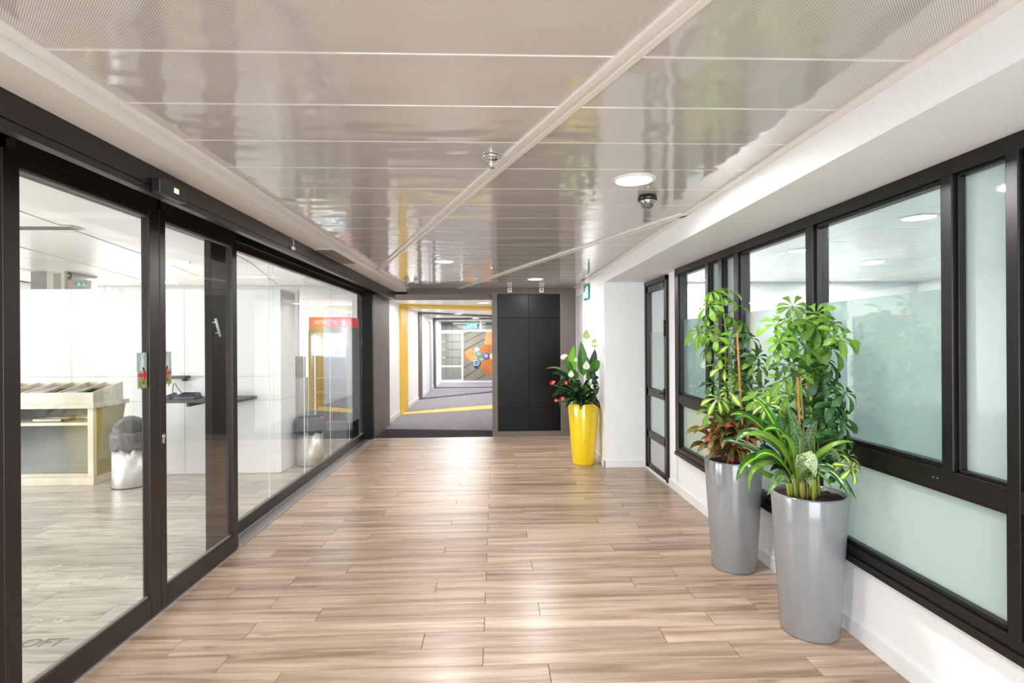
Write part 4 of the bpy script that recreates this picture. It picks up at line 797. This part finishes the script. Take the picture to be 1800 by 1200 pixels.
# ------------------------------------------------------------------ office shell (right)
S('wall_right.004', MB().box(8.1, 8.2, -1, 10.2, 0, 2.7).box(1.93, 8.1, -1.1, -1, 0, 2.7), 'white', 'white outer wall of the office')
S('wall_back.005', B(2.2, 8.2, 10.0, 10.1, 0, 2.7), 'white', 'white rear wall of the office')
S('wall_right.005', MB().box(1.93, 2.2, 8.5, 10.1, 0, 2.7).box(1.90, 1.98, -1, 8.6, 2.203, 2.7), 'white', 'white upstand over the window band')
oc = S('ceiling.003', B(1.93, 8.2, -1, 10.2, 2.62, 2.7), 'trimw', 'pale grey metal ceiling of the office', 'ceiling')
for i in range(16):
    put('panel', B(2.0, 8.08, -0.9 + i * .68, -0.9 + i * .68 + .672, 2.60, 2.62), 'ceilw', oc, origin=(5, -0.9 + i * .68, 2.6))
tb = thing('office_table', (4.2, 4.5, 0), 'blurred teal table behind the frosted glass', 'table')
put('table_top', B(3.3, 5.1, 3.4, 6.2, .70, .74), 'teal', tb, bevel=.005)
for x in (3.4, 5.0):
    for y in (3.5, 6.1): put('leg', MB().tube([(x, y, 0), (x, y, .70)], .03, 8), 'slate', tb)

# ------------------------------------------------------------------ lamps and ceiling devices
def downlight(p, label, r=0.095, nm='downlight'):
    t = thing(nm, p, label, 'lamp', None)
    put('trim_ring', MB().lathe([(r, -.004), (r + .004, -.008), (r + .018, -.006), (r + .02, 0.004), (r, .004)], p, 40, cap=False), 'rail', t)
    put('diffuser', MB().lathe([(0.0, -.002), (r, -.004), (r, .004)], p, 40, cap=False), 'lamp', t)
    return t
downlight((0.759, 2.85, CZ), 'nearest round downlight, above the dome camera'); downlight((-0.502, 5.76, CZ), 'round downlight left of centre, farther down the ceiling'); downlight((0.597, 7.39, CZ), 'round downlight in front of the black cabinet')
for px, py, lb in ((317, 461, 'round lamp in the cafe ceiling behind the second door leaf'), (300, 497, 'far round lamp low in the cafe ceiling')):
    p = at(px, py, 'z', 2.70); downlight((p.x, p.y, 2.699), lb, .11)
for i, (px, py) in enumerate(((1615, 382), (1535, 459), (1405, 440), (1233, 491), (1535, 496), (1390, 498))):  # some stand for lamp reflections in the panes, built as ceiling lamps
    p = at(px, py, 'z', 2.6); 
    if p.x < 8 and p.y < 9.9: downlight((p.x, p.y, 2.6), ['largest round lamp in the office ceiling', 'round lamp below the largest one in the office', 'round lamp high in the second wide office pane', 'round lamp behind the leftmost window pane', 'low round lamp behind the big pane', 'low round lamp behind the second wide pane'][i], .13); area('office_lamp_beam', (p.x, p.y, 2.585), .24, 14, (1, .99, .97), shape='DISK')
for px, py, lb in ((850, 532, 'lamp before the yellow band in the passage'), (806, 551, 'lamp beyond the yellow band in the passage'), (836, 558.5, 'lamp before the far dark band in the passage')):
    p = at(px, py, 'z', 2.30); downlight((p.x, min(p.y, 19), 2.299), lb, .11)
dc = thing('dome_camera', (0.923, 3.163, CZ), 'black dome security camera under the ceiling', 'camera')
pc_ = (0.923, 3.163, CZ)
put('base', MB().lathe([(.0, 0), (.05, 0), (.056, -.012), (.056, -.032), (.045, -.036), (0, -.036)], pc_, 32), 'blackp', dc)
put('dome', MB().lathe([(.044 * math.cos(a), -.036 - .044 * math.sin(a)) for a in [i / 8 * pi / 2 for i in range(9)]], pc_, 28, cap=False), 'dome', dc)
put('lens_ring', MB().lathe([(.05, -.034), (.052, -.040), (.044, -.042)], pc_, 28, cap=False), 'chrome', dc)
def sprinkler(x, y, label):
    t = thing('sprinkler', (x, y, CZ), label, 'sprinkler'); p = (x, y, CZ)
    put('escutcheon', MB().lathe([(.0, -.002), (.04, -.002), (.046, -.008), (.03, -.014), (.014, -.016), (0, -.016)], p, 24), 'chrome', t)
    put('stem', MB().lathe([(.010, -.014), (.010, -.034), (.006, -.05), (0, -.05)], p, 12), 'chrome', t)
    put('deflector', MB().lathe([(0, -.050), (.018, -.050), (.018, -.053), (0, -.053)], p, 16), 'chrome', t)
sprinkler(0.0, 2.50, 'near chrome ceiling sprinkler beside the diagonal rail'); sprinkler(0.0, 6.0, 'far chrome ceiling sprinkler in front of the passage')
for x, y, m_, lb in ((-1.166, 7.45, 'redl', 'small white detector with red window at the left ceiling end'), (-1.03, 7.45, 'trimw', 'round white smoke detector at the left ceiling end')):
    t = thing('detector', (x, y, CZ), lb, 'detector')
    put('base', MB().lathe([(0, 0), (.035, 0), (.038, -.02), (.03, -.045), (0, -.05)], (x, y, CZ), 20), 'trimw', t)
    put('window', B(x - .015, x + .015, y - .042, y - .03, CZ - .045, CZ - .02), m_, t)
for px, lb in ((896, 'left white box with red window above the black cabinet'), (952, 'right white box with red window above the black cabinet')):
    a, b = at(px - 4, 506, 'y', BY - .05), at(px + 4, 513.5, 'y', BY - .05)
    t = thing('alarm_box', ((a.x + b.x) / 2, BY - .03, a.z), lb, 'detector', 'alarm boxes over the cabinet')
    put('body', B(a.x, b.x, BY - .05, BY, b.z, a.z), 'trimw', t, bevel=.004); put('window', B(a.x + .018, b.x - .018, BY - .054, BY - .05, b.z + .02, a.z - .014), 'redl', t)

# ------------------------------------------------------------------ plants
def leaf(base, mid, tip, w_, up=(0, -0.5, 1), fold=0.18, prof='lance', n=8, mb=None, twist=0.0):
    b, m_, t = Vector(base), Vector(mid), Vector(tip); ctrl = m_ * 2 - (b + t) * 0.5; up = Vector(up).normalized()
    mb = mb or MB(); vs, uv = [], []
    for i in range(n + 1):
        s = i / n; p = b * (1 - s) ** 2 + ctrl * 2 * s * (1 - s) + t * s * s
        d = ((ctrl - b) * (1 - s) + (t - ctrl) * s).normalized()
        side = d.cross(up); side = side.normalized() if side.length > 1e-3 else Vector((1, 0, 0))
        nr = side.cross(d)
        if twist: side = (side * math.cos(twist * s) + nr * math.sin(twist * s)); nr = side.cross(d)
        if prof == 'lance': ww = (math.sin(pi * min(1, s ** 0.8)) ** 0.75) if 0 < s < 1 else 0.0
        elif prof == 'obov': ww = (s * 1.25 * (1 - max(0, s - .72) ** 2 * 12.75)) if s < 1 else 0.0
        else: ww = (math.sin(pi * s ** 0.65) ** 0.8) if 0 < s < 1 else 0.0
        ww = max(ww, 0.02) * w_ / 2
        for j, c in enumerate((-1, -.5, 0, .5, 1)):
            vs.append(p + side * (c * ww) + nr * (abs(c) * ww * fold + 0.0)); uv.append((s, (c + 1) / 2))
    fs = [(i * 5 + j, i * 5 + j + 1, (i + 1) * 5 + j + 1, (i + 1) * 5 + j) for i in range(n) for j in range(4)]
    return mb.add(vs, fs, uv, True)
def pot(parent, c, r0, r1, h, m):
    put('pot', MB().lathe([(r0 - .012, 0), (r0 - .004, .002), (r0, .010), (r0 + (r1 - r0) * .5, h * .48), (r1, h - .008), (r1 - .003, h), (r1 - .012, h), (r1 - .016, h - .008), (r1 - .02, h - .05)], c, 64, cap=False), m, parent)
    m_ = MB(); n_ = 40; rs = random.Random(5); vs = [(c[0], c[1], c[2] + h - .016)]
    for k_, rr_ in enumerate((.33, .66, 1)):
        for i in range(n_): vs.append((c[0] + (r1 - .017) * rr_ * math.cos(2 * pi * i / n_), c[1] + (r1 - .017) * rr_ * math.sin(2 * pi * i / n_), c[2] + h - .022 + rs.uniform(-.005, .006)))
    fs = [(0, 1 + i, 1 + (i + 1) % n_) for i in range(n_)] + [(1 + k_ * n_ + i, 1 + (k_ + 1) * n_ + i, 1 + (k_ + 1) * n_ + (i + 1) % n_, 1 + k_ * n_ + (i + 1) % n_) for k_ in range(2) for i in range(n_)]
    put('soil', m_.add(vs, fs, smooth=True), 'soil', parent)
# umbrella tree leaf whorls, shared meshes
whorls = {}
def whorl(v, m):
    if (v, m) in whorls: return whorls[(v, m)]
    r_ = random.Random(40 + v); mb = MB(); nl = 6 + v % 3
    for i in range(nl):
        a = 2 * pi * (i + r_.uniform(-.15, .15)) / nl; L_ = r_.uniform(.070, .110); dr_ = r_.uniform(-.045, -.008) - (.03 if v % 2 else 0)
        c, s = math.cos(a), math.sin(a); st = .012
        leaf((c * st, s * st, 0), (c * (st + L_ * .5), s * (st + L_ * .5), .008 + dr_ * .25), (c * (st + L_), s * (st + L_), dr_), L_ * r_.uniform(.46, .58), up=(0, 0, 1), fold=.22, prof='obov', n=6, mb=mb)
        mb.tube([(0, 0, 0), (c * st * 1.4, s * st * 1.4, 0)], .0016, 4)
    me = mb.mesh('leaf'); me.materials.append(M[m]); whorls[(v, m)] = me; return me
def umbrella(parent, stems, pts, yc, seed, mats, xmax):
    """parent: plant part; stems: polylines; pts: pixel places of the leaf whorls"""
    r_ = random.Random(seed); po_ = ORG[parent.name]; pet = MB()
    for px, py, sc_, mi in pts:
        yy = yc + r_.uniform(-.11, .11); p = at(px, py, 'y', yy)
        if p.x > xmax: p = at(px, py, 'x', xmax - r_.random() * .04)
        # nearest stem point below
        best = None
        for st in stems:
            for i in range(len(st) - 1):
                for t in (0, .25, .5, .75, 1):
                    q = st[i].lerp(st[i + 1], t)
                    if q.z < p.z + .01:
                        d_ = (q - p).length + abs(q.z - p.z + .06) * .5
                        if best is None or d_ < best[0]: best = (d_, q)
        q = best[1] if best else stems[0][0]
        mid = q.lerp(p, .5) + Vector((0, 0, -.006)); pet.tube([q, mid, p], [.0028, .002, .002], 5)
        me = whorl(r_.randrange(6), mats[mi])
        o = bpy.data.objects.new('leaf', me); C.objects.link(o); o.parent = parent; o.location = p - po_
        out = Vector((p.x - q.x, p.y - q.y, 0)); out = out.normalized() * .45 if out.length > .01 else Vector((0, 0, 0))
        nrm = (Vector((0, -.55, .8)) + out + Vector((r_.uniform(-.25, .25), r_.uniform(-.25, .25), 0))).normalized()
        o.rotation_mode = 'QUATERNION'; o.rotation_quaternion = nrm.to_track_quat('Z', 'Y') @ Matrix.Rotation(r_.uniform(0, 6.28), 3, 'Z').to_quaternion(); o.scale = (sc_, sc_, sc_)
    put('petiole', pet, 'stem', parent)['kind'] = 'stuff'
def cane(parent, a, b, r=.006):
    n_ = 9; m_ = MB(); pts = [Vector(a).lerp(Vector(b), i / n_) for i in range(n_ + 1)]; P_, R_ = [], []
    for i, p in enumerate(pts):
        P_ += [p - (pts[1] - pts[0]) * .04, p, p + (pts[1] - pts[0]) * .04]; R_ += [r, r * 1.22, r]
    put('bamboo_cane', m_.tube(P_, R_, 8), 'cane', parent)

# --- far grey planter
cA = Vector((1.60, 3.54, 0)); hA = .715
pa = thing('potted_plant', cA, 'tall grey planter with umbrella tree and red leaved plant, farther one', 'plant')
pot(pa, cA, .14, .182, hA, 'pot')
sA = [[Vector((1.60, 3.54, hA - .05)), at(1293, 740, 'y', 3.52), at(1287, 650, 'y', 3.5), at(1277, 590, 'y', 3.48), at(1268, 520, 'y', 3.48)],
      [Vector((1.62, 3.6, hA - .05)), at(1302, 740, 'y', 3.6), at(1300, 640, 'y', 3.6)]]
mA = MB()
for s in sA: mA.tube(s, [.008, .007, .006, .005, .004][:len(s)], 8)
ua = put('umbrella_tree', mA, 'stem', pa); 
wA = [(1252, 514, .8, 0), (1282, 512, .8, 0), (1268, 524, .9, 0), (1297, 537, 1, 0), (1247, 538, .9, 0), (1241, 556, .9, 0), (1281, 556, 1.1, 0), (1230, 582, 1, 0), (1243, 580, .8, 0), (1258, 592, .9, 0), (1305, 568, .8, 0), (1320, 594, 1.05, 1), (1250, 612, .9, 0), (1284, 606, .9, 2), (1310, 624, .9, 1), (1332, 626, .8, 1), (1272, 646, 1.1, 2), (1322, 655, 1, 1), (1298, 664, .8, 0), (1256, 674, .9, 1), (1279, 686, 1.15, 2), (1322, 690, .9, 1), (1335, 700, .8, 0), (1262, 700, .9, 2), (1300, 708, 1, 0), (1250, 722, .9, 0), (1322, 722, .9, 1), (1275, 722, 1, 1), (1342, 680, .8, 1), (1305, 640, .9, 1), (1296, 735, 1, 1), (1268, 630, .8, 0), (1292, 585, .8, 0), (1330, 640, .9, 0)]
umbrella(ua, sA, wA, 3.5, 5, ['leafA', 'leafB', 'leafV'], 1.69)
a = at(1296, 587, 'y', 3.38); cane(pa, (1.63, 3.44, hA - .04), a, .0075)
a = at(1276, 592, 'y', 3.56); cane(pa, (1.56, 3.6, hA - .04), a, .005)
ra = put('red_foliage_plant', MB().tube([(1.56, 3.46, hA - .05), (1.55, 3.44, hA + .05)], .012, 8).tube([(1.60, 3.48, hA - .05), (1.62, 3.44, hA + .06)], .01, 8), 'rstem', pa)
r_ = random.Random(21)
ctr = [Vector((1.56, 3.46, hA + .01)), Vector((1.61, 3.46, hA + .01)), Vector((1.52, 3.50, hA + .01))]
for i in range(84):
    c = ctr[i % 3] + Vector((r_.uniform(-.06, .05), r_.uniform(-.06, .04), r_.uniform(0, .17))); a = r_.uniform(0, 2 * pi)
    if r_.random() < .7: a = r_.uniform(pi * .8, 1.75 * pi)
    el = r_.uniform(-.1, 1.2); L_ = r_.uniform(.14, .24); d_ = Vector((math.cos(a) * math.cos(el), math.sin(a) * math.cos(el), math.sin(el)))
    t = c + d_ * L_ + Vector((0, 0, -L_ * .3 * math.cos(el) + .02)); m_ = c + d_ * L_ * .55 + Vector((0, 0, .035))
    t.x = min(t.x, 1.75)
    put('leaf', leaf(c, m_, t, r_.uniform(.045, .068), up=(0, -.55, .8), fold=.22, n=7), 'leafR' if r_.random() < .8 else 'leafR2', ra)

# --- near grey planter
cB = Vector((1.636, 2.743, 0)); hB = .715
pb = thing('potted_plant', cB, 'tall grey planter with umbrella tree and arching strap leaves, nearest one', 'plant')
pot(pb, cB, .139, .180, hB, 'pot')
sB = [[at(1402, 868, 'y', 2.72), at(1399, 720, 'y', 2.72), at(1396, 640, 'y', 2.7), at(1394, 545, 'y', 2.7)],
      [at(1424, 860, 'y', 2.74), at(1421, 720, 'y', 2.74), at(1419, 650, 'y', 2.72), at(1440, 560, 'y', 2.7)],
      [at(1430, 860, 'y', 2.66), at(1426, 740, 'y', 2.66), at(1424, 640, 'y', 2.66)]]
for s in sB: s[0].z = hB - .05
mB = MB()
mB.tube(sB[0], [.009, .008, .0065, .003], 8); mB.tube(sB[1], [.011, .010, .009, .003], 8); mB.tube(sB[2], [.009, .008, .006], 8)
ub = put('umbrella_tree', mB, 'stemp', pb)
wB = [(1393, 538, .8, 0), (1368, 570, .9, 0), (1382, 566, .9, 3), (1407, 566, .8, 0), (1434, 550, .9, 0), (1448, 560, .9, 3), (1463, 566, .8, 0), (1432, 574, .9, 0), (1449, 590, .9, 0), (1474, 590, .95, 3), (1484, 600, .8, 0), (1462, 612, 1, 0), (1402, 597, 1.05, 1), (1372, 600, .8, 3), (1443, 606, .9, 0), (1422, 626, .9, 0), (1384, 628, .9, 0), (1448, 630, .9, 1), (1462, 646, .8, 1), (1388, 642, .9, 1), (1378, 664, .9, 3), (1366, 622, .7, 3), (1440, 662, .9, 1), (1456, 668, .8, 0), (1430, 682, .9, 1), (1382, 690, 1, 3), (1472, 692, .9, 1), (1486, 690, .8, 1), (1452, 708, .9, 1), (1366, 700, .8, 3), (1470, 712, .8, 1), (1476, 730, .9, 1), (1455, 744, .9, 1), (1368, 722, .9, 1), (1414, 742, .9, 1), (1480, 766, .9, 1), (1490, 802, .8, 4), (1496, 822, .7, 4), (1470, 822, .8, 1), (1412, 690, .9, 1), (1402, 660, .8, 0), (1440, 730, .9, 1), (1462, 775, .9, 1), (1345, 690, .8, 0), (1350, 712, .8, 2), (1385, 735, .9, 1), (1480, 745, .8, 1), (1435, 640, .9, 0), (1412, 612, .9, 0), (1452, 760, 1, 1)]
umbrella(ub, sB, wB, 2.7, 9, ['leafA', 'leafB', 'leafV', 'leafA', 'leafV'], 1.70)
a = at(1411, 870, 'y', 2.68); a.z = hB - .04; cane(pb, a, at(1402, 664, 'y', 2.56), .0055); a = at(1420, 870, 'y', 2.70); a.z = hB - .04; cane(pb, a, at(1407, 662, 'y', 2.57), .0035)
st = MB()
for px, px2, dy in ((1392, 1386, 0), (1399, 1392, -.02), (1404, 1400, .02), (1409, 1404, -.03), (1414, 1408, 0), (1388, 1376, -.02), (1440, 1436, .02), (1396, 1398, .03), (1434, 1430, .0)):
    s0_ = at(px, 872, 'y', 2.72 + dy); s0_.z = hB - .04
    st.tube([s0_, at((px + px2) / 2, 836, 'y', 2.67 + dy), at(px2 + 2, 772, 'y', 2.62 + dy)], [.009, .006, .0015], 7)
sb_ = put('strap_leaf_plant', st, 'stemp', pb)
SL = [  # base px, mid px, tip px, depth base/mid/tip, width, material, profile
    ((1385, 800), (1351, 728), (1327, 701), 2.62, 2.56, 2.54, .040, 'leafS', 'lance'),
    ((1380, 800), (1331, 744), (1303, 731), 2.62, 2.52, 2.46, .055, 'leafS', 'lance'),
    ((1352, 752), (1310, 729), (1284, 730), 2.62, 2.60, 2.58, .030, 'leafS', 'lance'),
    ((1400, 845), (1362, 776), (1308, 765), 2.62, 2.46, 2.38, .055, 'leafP', 'lance'),
    ((1395, 800), (1372, 757), (1342, 757), 2.62, 2.50, 2.45, .050, 'leafS', 'lance'),
    ((1403, 850), (1391, 785), (1372, 767), 2.60, 2.46, 2.40, .050, 'leafP', 'lance'),
    ((1402, 830), (1397, 755), (1381, 713), 2.64, 2.58, 2.56, .066, 'leafG', 'ovate'),
    ((1408, 840), (1422, 768), (1440, 738), 2.66, 2.62, 2.60, .055, 'leafG', 'ovate'),
    ((1396, 830), (1310, 782), (1270, 777), 2.62, 2.44, 2.40, .045, 'leafQ', 'lance'),
    ((1385, 810), (1330, 762), (1292, 778), 2.62, 2.46, 2.42, .055, 'leafQ', 'lance'),
    ((1370, 812), (1325, 806), (1294, 846), 2.60, 2.44, 2.42, .055, 'leafS', 'lance'),
    ((1375, 815), (1328, 822), (1318, 864), 2.60, 2.47, 2.46, .024, 'leafP', 'lance'),
    ((1398, 850), (1360, 800), (1325, 808), 2.62, 2.44, 2.40, .045, 'leafS', 'lance'),
    ((1388, 842), (1372, 836), (1349, 870), 2.60, 2.50, 2.44, .060, 'leafG', 'ovate'),
    ((1408, 830), (1420, 806), (1434, 839), 2.60, 2.44, 2.44, .085, 'leafW', 'ovate'),
    ((1412, 830), (1458, 826), (1500, 884), 2.62, 2.52, 2.46, .055, 'leafQ', 'lance'),
    ((1405, 840), (1452, 788), (1502, 777), 2.64, 2.50, 2.46, .026, 'leafP', 'lance'),
    ((1408, 840), (1448, 796), (1478, 808), 2.64, 2.52, 2.46, .055, 'leafG', 'lance'),
    ((1412, 850), (1434, 830), (1464, 860), 2.62, 2.50, 2.46, .026, 'leafS', 'lance'),
    ((1392, 850), (1372, 822), (1354, 828), 2.64, 2.56, 2.52, .045, 'leafD', 'ovate'),
    ((1400, 830), (1385, 770), (1378, 730), 2.70, 2.66, 2.64, .045, 'leafS', 'lance'),
    ((1400, 840), (1350, 790), (1345, 800), 2.70, 2.6, 2.5, .05, 'leafD', 'lance'),
    ((1410, 840), (1430, 770), (1450, 750), 2.74, 2.72, 2.70, .06, 'leafD', 'ovate'),
    ((1412, 850), (1450, 800), (1490, 870), 2.66, 2.56, 2.52, .06, 'leafD', 'lance'),
    ((1416, 860), (1452, 820), (1506, 878), 2.70, 2.60, 2.54, .05, 'leafD', 'ovate'),
    ((1402, 850), (1420, 840), (1424, 858), 2.62, 2.54, 2.52, .05, 'leafG', 'ovate'),
    ((1398, 840), (1360, 770), (1336, 742), 2.68, 2.60, 2.58, .05, 'leafD', 'lance'),
    ((1398, 840), (1420, 780), (1415, 730), 2.70, 2.66, 2.66, .05, 'leafD', 'lance'),
    ((1395, 850), (1340, 830), (1332, 812), 2.62, 2.5, 2.48, .035, 'leafP', 'lance'),
    ((1405, 845), (1440, 810), (1470, 790), 2.7, 2.6, 2.56, .05, 'leafD', 'lance'),
]
for b, m_, t, y0, y1, y2, w_, mt, pr in SL:
    put('leaf', leaf(at(*b, 'y', y0), at(*m_, 'y', y1), at(*t, 'y', y2), w_, up=(-.35, -1, .25) if mt == 'leafW' else (-.15, -.75, .65), fold=.22, prof=pr, n=12), mt, sb_)

# --- yellow planter
cC = Vector((1.12, 6.64, 0)); hC = .745
pcx = thing('potted_plant', cC, 'tall yellow planter with dark leaved peace lily near the end wall', 'plant')
pot(pcx, cC, .140, .190, hC, 'poty')
r_ = random.Random(31); stC = MB()
YL = [((1025, 690), (1025, 640), (1021, 600), .13, 'leafM', 0), ((1012, 690), (1004, 640), (1009, 607), .10, 'leafY', -.05), ((1015, 690), (1000, 640), (989, 641), .09, 'leafM', -.08),
      ((1020, 690), (990, 648), (959, 648), .035, 'leafG', -.1), ((1018, 690), (995, 657), (969, 657), .085, 'leafD', -.08), ((1032, 690), (1042, 640), (1051, 614), .10, 'leafD', 0),
      ((1032, 690), (1052, 640), (1066, 634), .11, 'leafM', -.06), ((1028, 690), (1036, 655), (1033, 627), .07, 'leafM', -.08), ((1030, 690), (1050, 664), (1071, 667), .08, 'leafD', -.05),
      ((1030, 695), (1050, 676), (1063, 697), .08, 'leafD', -.06), ((1028, 695), (1036, 685), (1046, 708), .10, 'leafD', -.18), ((1018, 695), (995, 680), (970, 698), .11, 'leafD', -.14),
      ((1018, 695), (1000, 668), (976, 678), .09, 'leafD', -.1), ((1020, 690), (1012, 655), (998, 655), .07, 'leafM', -.12), ((1015, 695), (992, 690), (982, 714), .07, 'leafD', -.15), ((1028, 695), (1020, 685), (1022, 708), .08, 'leafD', -.18),
      ((1024, 690), (1008, 660), (1000, 672), .08, 'leafM', -.14), ((1030, 690), (1042, 655), (1058, 652), .09, 'leafD', -.1), ((1026, 692), (1018, 670), (1008, 690), .09, 'leafD', -.16), ((1032, 690), (1044, 670), (1052, 684), .08, 'leafD', -.13)]
lp = put('peace_lily', MB().tube([(1.12, 6.64, hC - .05), (1.12, 6.62, hC + .06)], .02, 8), 'stem', pcx)
def lC(b, m_, t, w_, mt, dy):
    B0 = at(*b, 'y', 6.60); M0 = at(*m_, 'y', 6.58 + dy * .6); T0 = at(*t, 'y', 6.58 + dy)
    for q in (B0, M0, T0): q.x = min(q.x, 1.26)
    s0 = B0.lerp(M0, .55) + (M0 - (B0 + T0) / 2) * .3
    stC.tube([B0, s0], [.004, .003], 5)
    put('leaf', leaf(s0, s0.lerp(T0, .5) + (M0 - (B0 + T0) / 2) * .35, T0, w_, up=(0, -.85, .5), fold=.15, prof='ovate', n=8), mt, lp)
for L_ in YL: lC(*L_)
for i in range(62):
    a = r_.uniform(0, 2 * pi) if i % 2 else r_.uniform(pi * .9, pi * 1.6); el = r_.uniform(-.1, 1.25); rad = r_.uniform(.14, .33)
    c = Vector((1.12 + .04 * math.cos(a), 6.62 + .04 * math.sin(a), hC + .0)); d_ = Vector((math.cos(a) * math.cos(el), math.sin(a) * math.cos(el) - .15, math.sin(el)))
    m_ = c + d_ * rad * .6 + Vector((0, 0, .05)); t = c + d_ * rad * 1.1 + Vector((0, 0, -.02)); t.x = min(t.x, 1.26); m_.x = min(m_.x, 1.26)
    stC.tube([c, c.lerp(m_, .5)], .003, 5)
    put('leaf', leaf(c.lerp(m_, .4), m_, t, r_.uniform(.06, .10), up=(0, -.7, .7), fold=.18, prof='ovate', n=7), 'leafD' if r_.random() < .75 else 'leafM', lp)
def flower(px, py, s, mt, tall=True, side=0):
    p = at(px, py, 'y', 6.38 if not tall else 6.6); p.x = min(p.x, 1.26); c = Vector((1.13, 6.6, hC))
    stC.tube([c, c.lerp(p, .5) + Vector((0.01, 0, .04)), p - Vector((0, 0, s * .5))], .0025, 5)
    b, t = p - Vector((side * s * .6, 0, s * .5)), p + Vector((side * s * .6, 0, s * .6 if not side else .01))
    f_ = put('flower', leaf(b, p + Vector((0, .02, 0)), t, s * .85, up=(0, -1, .1), fold=.1, prof='ovate', n=8), mt, lp)
    put('spadix', MB().tube([p + Vector((0, -.01, -s * .35)), p + Vector((0, -.015, s * .1))], [.005, .004], 6), 'spd', lp)
for q_ in ((1031, 588, .11, 'flg'), (1063, 603, .10, 'flg'), (1050, 602, .09, 'flw')): flower(*q_)
for q_ in ((1031, 642, .10, 'flw', False), (1004, 657, .08, 'flw', False), (992, 626, .07, 'flw', False, 1), (1012, 632, .05, 'flw', False), (972, 672, .055, 'flr', False, 1), (995, 672, .05, 'flr', False), (989, 700, .045, 'flr', False, 1), (977, 703, .045, 'flr', False)): flower(*q_)
for i in range(16):
    p = at(r_.uniform(1030, 1052), r_.uniform(672, 698), 'y', r_.uniform(6.42, 6.5)); p.x = min(p.x, 1.3)
    put('small_flower', MB().lathe([(0, -.008), (.012, 0), (0, .008)], p, 8), 'flw', lp)
put('petiole', stC, 'stem', lp)['kind'] = 'stuff'
